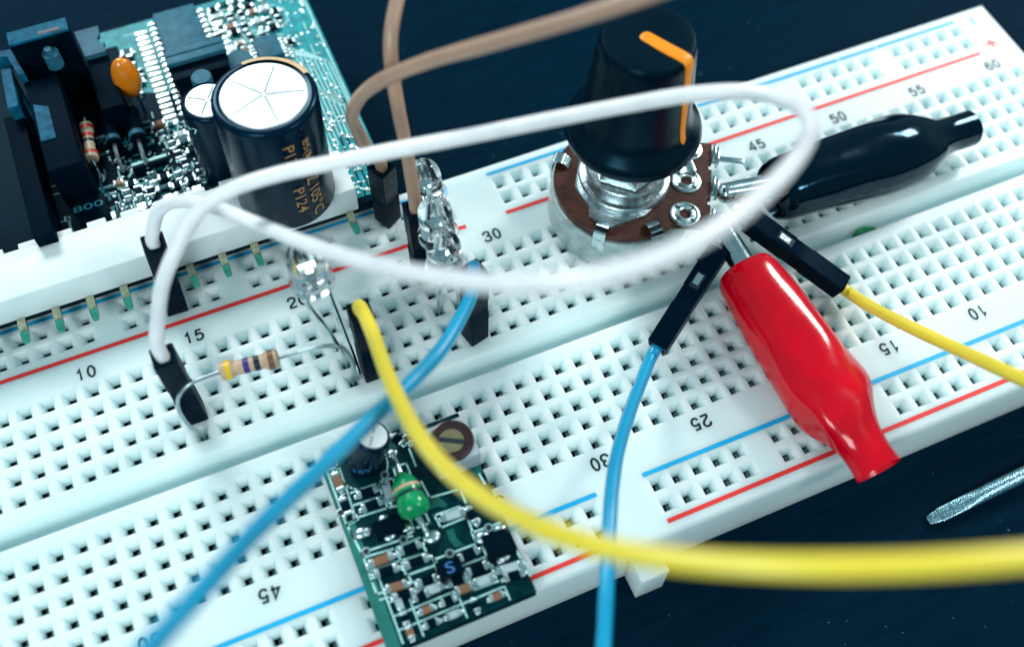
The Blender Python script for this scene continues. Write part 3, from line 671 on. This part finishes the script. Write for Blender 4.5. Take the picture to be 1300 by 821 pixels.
# big and medium electrolytic capacitors
cc = (5.385, 1.30)
big_cap = elcap(big, cc, .705, 2.36, .575, (.03, .04), cross=5, label='large black capacitor with silver vented top', stripe=(.25, 1.75))
tcen = at(392, 235, 1.4) - Vector((*cc, 1.4)); ta = math.atan2(tcen.y, tcen.x)
for zt, a_, s_, h_, w_ in ((1.95, -.22, 'P124', .13, .42), (1.22, -.22, 'P124', .13, .42), (1.92, .12, '85(M)', .12, .42), (1.46, .12, 'Z', .16, .12), (1.08, .12, '105°C', .15, .48)):
    wraptext(big_cap, s_, cc, zt, .577, ta + a_, h_, 'goldprint', True, w_)
c2 = elcap(big, (4.83, 2.20), ZB + .01, 1.58, .315, (.03, .03), cross=4, label='medium black capacitor with a silver top')
wraptext(c2, '0+7', (4.85, 2.22), 1.38, .317, math.radians(205), .10, 'silk', False, .26)
q = MB(); b_ = at(255, 97, 1.15); q.lathe([(.125, ZB), (.125, 1.05), (.13, 1.08), (.13, 1.13), (.115, 1.15), (0, 1.15)], 'chipgrey', (b_.x, b_.y, 0), n=28); q.build('crystal', big)
q = MB(); b_ = at(303, 76, .8); q.lathe([(.19, ZB), (.19, .76), (.175, .8), (0, .8)], 'chipgrey', (b_.x, b_.y, 0), n=28); q.build('crystal', big)
# driver chip with two rows of pins, and the regulators on top of it
def pxbox(name, ul, lr, z1, m, z0=ZB + .005, bev=.012, ur=None, parent=big):
    a, b = at(*ul, z1), at(*lr, z1); x0, x1 = min(a.x, b.x), max(a.x, b.x)
    if ur: x1 = at(*ur, z1).x
    return chamfered(parent, name, (x0, min(a.y, b.y), z0), (x1, max(a.y, b.y), z1), m, bev)
a, b, c_ = at(192, 18, .52), at(246, 4, .52), at(232, 140, .52)
chip = chamfered(big, 'driver_chip', (a.x, c_.y, ZB + .03), (b.x, a.y, .48), 'epoxy', .02)
q = MB(); q.box((a.x + .01, at(207, 70, .52).y - .05, .48), (b.x - .01, a.y - .01, .52), 'chipgrey', .01); q.build('heat_slug', chip)
ys_ = [a.y - .08 - i * (a.y - c_.y - .12) / 17 for i in range(18)]
for i, y in enumerate(ys_):
    for sx, x in ((-1, a.x), (1, b.x)):
        if sx > 0 and i > 9: continue
        w = MB(); w.box((min(x, x + sx * .09), y - .022, ZB + .1), (max(x, x + sx * .09), y + .022, ZB + .125), 'solder', .006)
        w.blob((x + sx * .05, y, ZB + .11), .036, 'solder', 8, 5); w.box((min(x + sx * .13, x + sx * .30), y - .034, ZB + .002), (max(x + sx * .13, x + sx * .30), y + .034, ZB + .03), 'solder', .014)
        w.build('chip_pin', chip, smooth=40)
a, b, c_ = at(207, 68, 1.02), at(282, 52, 1.02), at(213, 84, 1.02)
q = MB(); q.box((a.x, c_.y, ZB + .25), (b.x, a.y, 1.02), 'epoxy', .01); q.box((a.x - .005, (a.y + c_.y) / 2 + .015, 1.0), (b.x + .005, a.y - .0, 1.045), 'chipgrey', .01); q.box((a.x - .005, c_.y - .005, .97), (b.x + .005, (a.y + c_.y) / 2, 1.04), 'chipgrey', .01)
q.box((a.x + .02, c_.y - .20, ZB + .005), (b.x - .02, c_.y + .01, .95), 'epoxy', .02); q.build('regulator', big, smooth=30)
# small logic chip with pins
k = pxbox('logic_chip', (320, 50), (360, 67), .46, 'chipgrey', ur=(352, 46))
bx = [v[:] for v in k.bound_box]; x1 = max(v[0] for v in bx); x0 = min(v[0] for v in bx); y0 = min(v[1] for v in bx); y1 = max(v[1] for v in bx)
for i in range(6):
    y = y0 + (y1 - y0) * (i + .5) / 6
    for xx, sx in ((x1, 1), (x0, -1)):
        w = MB(); w.box((min(xx, xx + sx * .08), y - .014, ZB + .03), (max(xx, xx + sx * .08), y + .014, ZB + .07), 'solder', .006)
        w.blob((xx + sx * .11, y, ZB + .015), .033, 'solder', 8, 5, (1.4, .8, .6)); w.build('chip_pin', k, smooth=40)
# power parts on the left: dark blocks with bare metal edges
a, b, c_ = at(7, 42, 1.5), at(82, 20, 1.5), at(13, 58, 1.5)
q = MB(); q.box((a.x, c_.y, ZB + .005), (b.x, a.y, 1.46), 'black', .02); q.build('heat_sink', big)
q = MB(); q.box((a.x, c_.y + .01, 1.46), (b.x, a.y, 1.50), 'sinkgrey', .012); q.box((b.x - .36, c_.y + .05, 1.499), (b.x - .10, c_.y + .10, 1.503), 'ink'); q.build('metal_edge', big)
lo_, hi_ = at(68, 76, .6), at(68, 76, 1.4); k_ = (c_.y - .10 - lo_.y) / (hi_.y - lo_.y); s0 = lo_.lerp(hi_, k_)
q = MB(); q.cyl(s0 - Vector((0, 0, .09)), s0 + Vector((0, 0, .12)), .10, .10, 'chipgrey', 24); q.cyl(s0 + Vector((-.01, .0, .12)), s0 + Vector((-.01, 0, .19)), .05, .045, 'chipgrey', 12)
q.cyl(s0 + Vector((0, .10, .02)), s0, .07, .07, 'chipgrey', 12); q.build('screw', big)
a, b = at(28, 98, 1.1), at(104, 205, 1.1)
tx = chamfered(big, 'power_transistor', (a.x, b.y, ZB + .005), (b.x, a.y - .1, 1.10), 'black', .02)
def pxquad(name, pts, z0, z1, m, parent=big):
    w = MB(); w.prism([(at(u, v, z1).x, at(u, v, z1).y) for u, v in pts], z0, z1, m); return w.build(name, parent, smooth=20)
pxquad('metal_tab', [(42, 133), (52, 179), (71, 174), (61, 135)], 1.10, 1.12, 'sinkgrey')
pxquad('metal_tab', [(84, 160), (101, 227), (107, 225), (92, 159)], .60, .66, 'silkdim')
pxquad('metal_tab', [(1, 89), (10, 138), (23, 133), (13, 86)], ZB, 1.12, 'sinkgrey')
pxquad('metal_bracket', [(-6, 66), (-6, 73), (9, 72), (23, 95), (31, 93), (13, 63)], 1.0, 1.22, 'sinkgrey')
# the TO-style tab with a half-round notch
tabp = [at(94, 41, .95), at(108, 72, .95), at(134, 65, .95), at(131, 57, .95)]
cn = at(127, 49, .95); pts = [(v.x, v.y) for v in tabp]
e0 = at(124, 33, .95)
for i in range(9):
    th = math.radians(-75 - 180 * i / 8 + 0); pts.append((cn.x + .02 + .06 * math.cos(th), cn.y + .075 * math.sin(th)))
pts.append((e0.x, e0.y)); w = MB(); w.prism(pts, .88, .95, 'chipgrey'); w.build('metal_tab', big, smooth=20)
pxbox('regulator', (108, 73), (170, 128), .86, 'black', ur=(136, 66))
pxbox('relay', (4, 150), (48, 300), .90, 'black', ur=(30, 150))
# orange disc capacitor
oc = at(158, 96, .92); q = MB(); q.blob(oc - Vector((-.01, 0, .05)), .25, 'tantal', 28, 16, (.68, .52, 1.35))
q.cyl(oc - Vector((.06, 0, .2)), (oc.x - .06, oc.y, ZB), .02, .02, 'steel', 8); q.cyl(oc - Vector((-.06, 0, .2)), (oc.x + .06, oc.y, ZB), .02, .02, 'steel', 8)
q.build('orange_capacitor', big, smooth=60)
# axial parts
r0, r1 = at(109, 158, .62), at(117, 204, .62)
ro = resistor(None, r0, r1, [(.10, .20, 'bred'), (.30, .40, 'bred'), (.46, .54, 'bdark'), (.80, .88, 'bred')], 'resbeige2', .085, name='resistor_body', parent=big)
q = MB(); q.tube([r1, at(122, 213, .58), at(127, 224, .42), at(130, 230, ZB)], .022, 'steel', 8, .04); q.tube([r0, at(106, 148, .6), at(104, 140, ZB)], .022, 'steel', 8, .04); q.blob(at(128, 226, ZB + .02), .07, 'solder', 10, 6, (1, 1, .6)); q.build('resistor_lead', ro)
for (u0, v0), (u1, v1), rd in (((136, 148), (145, 183), .085), ((166, 142), (176, 178), .10)):
    a, b = at(u0, v0, .55), at(u1, v1, .55); ax = (b - a)
    q = MB(); q.cyl(a, b, rd, rd, 'black', 24); o = q.build('diode', big)
    w = MB(); w.cyl(a + ax * .78, a + ax * .92, rd + .004, rd + .004, 'chipgrey', 24); w.build('cathode_band', o)
    for ps_ in ([b, b + ax * .45, b + ax * .6 - Vector((0, 0, .2))], [a, a - ax * .3, a - ax * .4 - Vector((0, 0, .2))]):
        w = MB(); w.tube(ps_, .028, 'lead', 8, .04); w.build('diode_lead', o)
    w = MB(); w.box((-.02, -.012, 0), (.02, .012, .004), 'solder')
# bright jumper link and printed chip at the front
a, b = at(167, 211, .42), at(212, 198, .42); q = MB(); q.box((a.x, b.y - .05, ZB + .005), (b.x, a.y + .02, .42), 'epoxy', .015); q.box((a.x, a.y - .01, .405), (b.x, a.y + .03, .43), 'silk', .005); q.build('logic_chip', big)
a, b = at(88, 262, .50), at(140, 280, .50)
pc = chamfered(big, 'logic_chip', (at(86, 265, .5).x, b.y, ZB + .005), (at(133, 250, .5).x, at(86, 258, .5).y, .50), 'epoxy', .02)
vs, fs = text2d('800', .09, .36, .004); q = MB(); q.add([(at(112, 262, .5).x + v.x, at(112, 262, .5).y + v.y, .503) for v in vs], fs, 'silkdim'); q.build('printed_text', pc, smooth=0)
for u, v in ((105, 291), (143, 279), (182, 267), (216, 256), (252, 245), (60, 305)):
    p_ = at(u, v, ZB + .05); q = MB(); q.box((p_.x - .06, max(p_.y - .05, 1.77), ZB), (p_.x + .06, max(p_.y + .09, 1.9), ZB + .1), 'solder', .02); q.build('solder_pad', big)
# dense small parts
occupied = []
for o in list(big.children):
    if o.name.split('.')[0] in ('board', 'copper_pour', 'tracks', 'silkscreen'): continue
    bbx = [v[:] for v in o.bound_box]; occupied.append((min(v[0] for v in bbx) - .05, max(v[0] for v in bbx) + .05, min(v[1] for v in bbx) - .05, max(v[1] for v in bbx) + .05))
def free(x, y, m_=.07): return not any(a - m_ < x < b + m_ and c_ - m_ < y < d_ + m_ for a, b, c_, d_ in occupied)
cnt = 0; jn = MB()
dt = MB()
for _ in range(260):
    if random.random() < .6: x, y = random.uniform(3.1, 4.62), random.uniform(1.78, 3.4)
    else: x, y = random.uniform(2.6, 4.2), random.uniform(1.78, 2.3)
    L = random.uniform(.05, .3); m_ = random.choice(('silk', 'silkdim', 'silkdim', 'pour')); w_ = random.choice((.012, .02, .035))
    t_ = random.random()
    if t_ < .45: seg(dt, x, y, x + L, y, ZB + .0045, w_, m_)
    elif t_ < .9: seg(dt, x, y, x, max(y - L, 1.76), ZB + .0055, w_, m_)
    else: seg(dt, x, y, x + L * .5, y + L * .5, ZB + .0065, w_, m_)
dt.build('fine_tracks', big, smooth=0)['kind'] = 'stuff'
for _ in range(3000):
    if cnt >= 98: break
    z_ = random.random()
    if z_ < .45: x, y = random.uniform(3.5, 4.6), random.uniform(1.85, 3.3)
    elif z_ < .8: x, y = random.uniform(5.2, 6.2), random.uniform(3.3, 5.05)
    else: x, y = random.uniform(3.5, 4.2), random.uniform(3.0, 4.7)
    if not free(x, y, .08): continue
    smd(big, x, y, ZB + .002, random.choice((0, PI / 2, 0, PI / 2, 0)), random.uniform(.12, .2), random.uniform(.07, .1), random.uniform(.04, .07), random.choice(('epoxy', 'epoxy', 'brownsmd', 'greysmd', 'maskg')))
    occupied.append((x - .05, x + .05, y - .05, y + .05)); cnt += 1
for _ in range(620):
    z_ = random.random()
    if z_ < .4: x, y = random.uniform(3.4, 4.6), random.uniform(1.8, 3.2)
    elif z_ < .85: x, y = random.uniform(5.1, 6.62), random.uniform(2.3, 5.1)
    else: x, y = random.uniform(6.2, 6.62), random.uniform(1.2, 2.6)
    if free(x, y, -.03): jn.blob((x, y, ZB + .005), random.uniform(.012, .032), 'solder', 8, 5, (random.uniform(.8, 1.5), random.uniform(.8, 1.5), .5))
o = jn.build('solder_joints', big, smooth=60); o['kind'] = 'stuff'

# ------------------------------------------------------------------ small circuit board in front
ZM = .24
sm = thing('circuit_board', 'small dark green circuit board with a green inductor lying on the front columns', 'circuit board', (5.45, -3.2, .02))
MX0, MX1, MY0, MY1 = 4.66, 6.27, -4.16, -1.98
q = MB(); q.box((MX0, MY0, ZM - .16), (MX1, MY1, ZM), 'maskg', .006); q.build('board', sm)
q = MB(); q.box((MX0 + .02, MY0 + .02, .022), (MX0 + .2, MY1 - .3, ZM - .161), 'black'); q.box((MX1 - .3, MY0 + .4, .022), (MX1 - .1, MY1 - .1, ZM - .161), 'black'); q.build('foam_pad', sm)
def a2(cx, cy): return at(390 + cx / 4.2103, 540 + cy / 4.2103, ZM)     # points read off the enlarged photograph
q = MB()
p_ = [(MX0 + .001, MY0), (MX0 + .14, MY0), (MX0 + .14, MY1), (MX0 + .001, MY1)]
q.add([(x, y, ZM + .0012) for x, y in p_], [(0, 1, 2, 3)], 'edgeg'); q.build('margin_strip', sm, smooth=0); q = MB()
for poly in ([(640, 400), (700, 380), (750, 420), (740, 440), (700, 430), (650, 450)], [(430, 60), (500, 60), (500, 110), (440, 150)], [(740, 560), (780, 550), (800, 600), (840, 640), (790, 650), (760, 610)], [(820, 200), (920, 190), (940, 260), (880, 260)], [(560, 300), (600, 300), (600, 350), (570, 350)]):
    q.add([(a2(*c_).x, a2(*c_).y, ZM + .002) for c_ in poly], [tuple(range(len(poly)))], 'pourg')
q.build('copper_pour', sm, smooth=0)['kind'] = 'stuff'
q = MB()
def sl(pts, w=.024):
    for a, b in zip(pts, pts[1:]):
        A, B = a2(*a), a2(*b); seg(q, A.x, A.y, B.x, B.y, ZM + .004, w, 'silk')
sl([(105, 240), (170, 220), (262, 500), (210, 530), (105, 240)]); sl([(235, 360), (378, 308), (430, 440), (270, 490)]); sl([(250, 425), (405, 375)]); sl([(378, 308), (460, 280), (470, 320)])
sl([(215, 535), (290, 680), (560, 590)]); sl([(270, 500), (215, 535)]); sl([(430, 440), (520, 420), (570, 560), (540, 580)]); sl([(460, 225), (530, 200), (560, 280)]); sl([(460, 225), (475, 270)])
sl([(545, 125), (580, 215)]); sl([(610, 300), (655, 385), (800, 345)]); sl([(600, 450), (630, 460), (655, 520), (590, 545)]); sl([(680, 480), (820, 430), (850, 490), (715, 545), (680, 480)])
sl([(820, 350), (850, 420), (860, 500), (885, 570), (1030, 520)]); sl([(920, 260), (950, 310)]); sl([(880, 570), (905, 630), (680, 715)]); sl([(600, 600), (470, 655), (300, 705), (330, 780), (500, 720), (470, 655)])
sl([(500, 720), (640, 680), (620, 640)]); sl([(500, 720), (530, 800), (700, 740), (640, 680)]); sl([(640, 680), (680, 715), (700, 800), (690, 740)]); sl([(330, 780), (345, 830)]); sl([(1050, 540), (1190, 800)]); sl([(905, 580), (930, 640), (1000, 770), (1140, 720)])
sl([(820, 750), (960, 700), (1000, 790), (860, 830)]); sl([(230, 560), (250, 610)], .02); sl([(345, 830), (372, 900), (560, 840), (540, 800)]); sl([(560, 840), (720, 790), (740, 850)]); sl([(860, 830), (880, 880), (1020, 830)]); sl([(390, 930), (700, 830)], .02)
ccx = at(460, 591, ZM)
for i in range(36):
    th0, th1 = 2 * PI * i / 36, 2 * PI * (i + 1) / 36
    seg(q, ccx.x + .275 * math.cos(th0), ccx.y + .275 * math.sin(th0), ccx.x + .275 * math.cos(th1), ccx.y + .275 * math.sin(th1), ZM + .004, .02, 'silk')
rows_ = []
for j_, yy in enumerate((-3.46, -3.61, -3.76, -3.91, -4.06)):
    xs_ = [4.93 + .235 * i for i in range(6)]
    lim = lambda x: -3.47 - .38 * (x - 4.65)
    xs_ = [x for x in xs_ if yy < lim(x) - .07 and x < 6.2]
    if xs_:
        rows_ += [(x, yy, i) for i, x in enumerate(xs_)]
        seg(q, 4.84, yy + .074, xs_[-1] + .10, yy + .074, ZM + .0045, .018, 'silk')
        for x in xs_[::2]: seg(q, x + .115, yy + .07, x + .115, yy - .07, ZM + .0055, .018, 'silk')
seg(q, 4.83, -3.4, 4.83, -4.12, ZM + .006, .02, 'silk')
q.build('silkscreen', sm, smooth=0)['kind'] = 'stuff'
for x, yy, i in rows_:
    smd(sm, x, yy, ZM + .003, 0 if i % 3 else PI / 2, .15 if i % 3 else .12, .075, .05, ('epoxy', 'brownsmd', 'epoxy', 'greysmd')[(i * 7 + int(-yy * 20)) % 4])

def s2(c0_, c1_, body='epoxy', W=.09, H=.05, name='chip_component'):
    A, B = a2(*c0_), a2(*c1_); d = B - A; m_ = (A + B) / 2
    smd(sm, m_.x, m_.y, ZM + .003, math.atan2(d.y, d.x), d.length * 1.15, W, H, body, name)
for c0_, c1_, body in (((150, 265), (185, 350), 'brownsmd'), ((275, 378), (370, 345), 'epoxy'), ((300, 450), (395, 410), 'epoxy'), ((420, 320), (450, 410), 'greysmd'), ((340, 745), (455, 700), 'brownsmd'), ((500, 680), (600, 640), 'epoxy'),
                       ((530, 755), (640, 710), 'epoxy'), ((725, 500), (835, 465), 'greysmd'), ((815, 715), (910, 670), 'epoxy'), ((370, 800), (480, 765), 'epoxy'), ((1020, 780), (1150, 750), 'greysmd'), ((860, 790), (960, 750), 'epoxy'),
                       ((190, 400), (225, 480), 'epoxy'), ((205, 490), (250, 485), 'epoxy'), ((860, 450), (900, 520), 'epoxy'), ((460, 60), (510, 100), 'epoxy'), ((530, 60), (550, 100), 'maskg'), ((430, 880), (530, 850), 'brownsmd'), ((600, 850), (690, 820), 'epoxy'), ((760, 850), (850, 820), 'epoxy'), ((900, 850), (990, 815), 'greysmd'), ((640, 890), (720, 860), 'greysmd'), ((470, 925), (570, 895), 'epoxy'), ((1060, 820), (1150, 790), 'epoxy'), ((800, 890), (880, 860), 'brownsmd')):
    s2(c0_, c1_, body)
for (cx, cy), rr_ in (((290, 575), .075), ((320, 570), .06), ((410, 500), .06), ((440, 590), .065), ((480, 550), .04), ((530, 545), .06), ((455, 150), .06), ((640, 600), .05), ((670, 595), .085), ((935, 600), .08), ((1030, 560), .07), ((1050, 700), .07), ((1035, 720), .05), ((905, 515), .05)):
    c_ = a2(cx, cy); q = MB(); q.blob((c_.x, c_.y, ZM + .01), rr_, 'solder', 12, 7, (1.1, .9, .5)); q.build('solder_joint', sm, smooth=60)
q = MB()
for cx, cy in ((178, 465), (315, 672), (762, 683), (970, 545), (415, 265), (515, 610)):
    c_ = a2(cx, cy); q.lathe([(.045, .004), (.05, .008), (.03, .009), (.028, .0)], 'solder', (c_.x, c_.y, ZM), n=14); q.lathe([(.027, .005), (0, .005)], 'ink', (c_.x, c_.y, ZM), n=14)
q.build('vias', sm)['kind'] = 'stuff'
for pts, H in (([(350, 540), (500, 480), (530, 560), (380, 620)], .10), ([(930, 610), (1070, 560), (1120, 680), (980, 740)], .12), ([(690, 750), (810, 710), (840, 800), (720, 840)], .12)):
    w = MB(); w.prism([(a2(*c_).x, a2(*c_).y) for c_ in pts], ZM + .003, ZM + H, 'epoxy'); o = w.build('transistor', sm, smooth=20)
    if H == .12 and pts[0][0] == 690:
        vs, fs = text2d('S', .12, .09, .006); c_ = a2(765, 775); w = MB(); w.add([(c_.x + v.x, c_.y + v.y, ZM + H + .003) for v in vs], fs, 'blueprint'); w.build('printed_text', o, smooth=0)
# capacitor, inductor and trimmer
cb = at(460, 588, ZM); ct = at(473, 552, .80)
o = elcap(sm, (cb.x, cb.y), ZM + .01, .80, .195, (ct.x - cb.x, ct.y - cb.y), cross=2, label='small black capacitor with a round silver top')
wraptext(o, '16V', (cb.x + .02, cb.y), .50, .205, math.radians(-105), .10, 'blueprint', False, .20)
i0, i1 = at(508, 600, .42), at(530, 655, .42); ax = i1 - i0; L = ax.length
q = MB(); q.lathe([(.0, 0), (.05, .01), (.09, .06), (.135, .12), (.15, .18), (.152, .24), (.150, .28), (.146, L * .5), (.150, L * .58), (.163, L * .68), (.172, L * .80), (.155, L * .92), (.10, L * .98), (0, L)], 'green', i0, ax, n=32)
o = q.build('green_inductor', sm, smooth=60)
for s0, s1, mm in ((.36, .43, 'resbody'), (.50, .56, 'bdark')):
    w = MB(); w.lathe([(.155, L * s0), (.154, L * (s0 + s1) / 2), (.155, L * s1)], mm, i0, ax, n=32); w.build('colour_band', o)
for ps_ in ([i0, at(504, 590, .42), at(500, 580, .35), a2(455, 150)], [i1, at(533, 660, .38), at(540, 672, .3), a2(650, 600)]):
    w = MB(); w.tube(ps_, .032, 'solder', 8, .04); w.build('inductor_lead', o)
tc_ = at(573, 558, .62); q = MB()
hw = .25
q.box((tc_.x - hw, tc_.y - hw, ZM + .002), (tc_.x + hw, tc_.y + hw, .58), 'trimrim', .05); tr0 = q.build('trimmer', sm, smooth=35)
q = MB(); q.lathe([(.24, .575), (.24, .60), (.22, .605), (.205, .585), (0, .585)], 'trimdark', (tc_.x, tc_.y, 0), n=40); dl = q.build('trimmer_dial', tr0)
q = MB(); q.lathe([(.14, .584), (.135, .60), (0, .60)], 'brass', (tc_.x, tc_.y, 0), n=32); sc_ = q.build('screw', tr0)
q.v = []; q.f = []; q.m = []; q.mats = []
mt = Matrix.Translation((tc_.x, tc_.y, 0)) @ Matrix.Rotation(-.5, 4, 'Z'); q.box((-.133, -.028, .600), (.133, .028, .604), 'ink', mtx=mt); q.build('screw_slot', tr0)

# ------------------------------------------------------------------ screwdriver and a green scrap
zt = -.852
s0 = at(1178, 661, zt + .06); s1 = at(1300, 602, zt + .10); ax = (s1 - s0).normalized(); sd = ax.cross(Vector((0, 0, 1))).normalized(); up = sd.cross(ax)
sdv = thing('screwdriver', 'small steel flat-blade screwdriver lying on the dark table below the board', 'screwdriver', (s0.x, s0.y, zt))
def sring(s_, w_, h_, n=20): return [s0 + ax * s_ + sd * (w_ * math.copysign(abs(math.cos(2 * PI * j / n)) ** (.35 if h_ < .05 else 1), math.cos(2 * PI * j / n))) + up * (h_ * math.copysign(abs(math.sin(2 * PI * j / n)) ** (.35 if h_ < .05 else 1), math.sin(2 * PI * j / n))) for j in range(n)]
q = MB(); q.rings([sring(0, .030, .010), sring(.02, .055, .012), sring(.10, .070, .016), sring(.16, .076, .018)], 'tool'); q.build('blade_tip', sdv, smooth=30)
q = MB(); q.rings([sring(.16, .088, .026), sring(.30, .090, .034), sring(.50, .092, .046), sring(.72, .098, .07), sring(.9, .102, .102), sring(6.0, .102, .102)], 'tool'); q.build('shaft', sdv, smooth=35)
q = MB(); q.rings([sring(5.8, .14, .14), sring(5.85, .25, .25), sring(6.4, .30, .30), sring(6.8, .24, .24), sring(9.6, .30, .30), sring(9.8, .2, .2)], 'black'); q.build('handle', sdv, smooth=35)
gc = hole(47.8, 5.52, cz + .05); q = MB()
rg = []
for i in range(9):
    s_ = i / 8; x = gc.x - .17 + .34 * s_; w_ = .055 * math.sin(PI * min(max(s_, .06), .94)) ** .6
    rg.append([(x, gc.y + .03 * math.sin(s_ * 3) + w_ * math.cos(2 * PI * j / 12), gc.z + w_ * .8 * math.sin(2 * PI * j / 12)) for j in range(12)])
q.rings(rg, 'green'); o = q.build('insulation_scrap', smooth=60); o['label'] = 'tiny green scrap lying in the channel below the black clip'; o['category'] = 'scrap'

# ------------------------------------------------------------------ light
w = bpy.data.worlds.new('World'); sc.world = w; w.use_nodes = True
bg = w.node_tree.nodes['Background']; bg.inputs[0].default_value = (0.42, 0.84, 1.0, 1); bg.inputs[1].default_value = 0.34
def area(name, loc, target, sx, sy, power, col):
    d = bpy.data.lights.new(name, 'AREA'); d.shape = 'RECTANGLE'; d.size = sx; d.size_y = sy; d.energy = power; d.color = col
    o = bpy.data.objects.new(name, d); C.objects.link(o); o.location = loc
    o.rotation_euler = (Vector(target) - Vector(loc)).to_track_quat('-Z', 'Y').to_euler(); return o
area('window_light', (2, 22, 19), (7, 0, 0), 12, 7, 6600, (0.96, 1.0, 1.0))
area('side_window', (28, 7, 14), (8, -1, 0), 4, 6, 3600, (1.0, 0.98, 0.96))
area('front_fill', (-8, -16, 15), (6, 0, 0), 9, 9, 3600, (0.90, 1.0, 1.0))
area('right_fill', (20, -14, 18), (8, 0, 0), 3, 3, 1500, (1.0, 0.97, 0.95))  # extra fill light added out of view, to the right of the camera

sc.render.engine = 'CYCLES'
sc.cycles.max_bounces = 10; sc.cycles.transparent_max_bounces = 12; sc.cycles.transmission_bounces = 10
sc.cycles.use_denoising = True; sc.cycles.caustics_reflective = False; sc.cycles.caustics_refractive = False
sc.cycles.sample_clamp_indirect = 6
sc.view_settings.view_transform = 'Standard'; sc.view_settings.look = 'None'; sc.view_settings.exposure = -0.05; sc.view_settings.gamma = 1
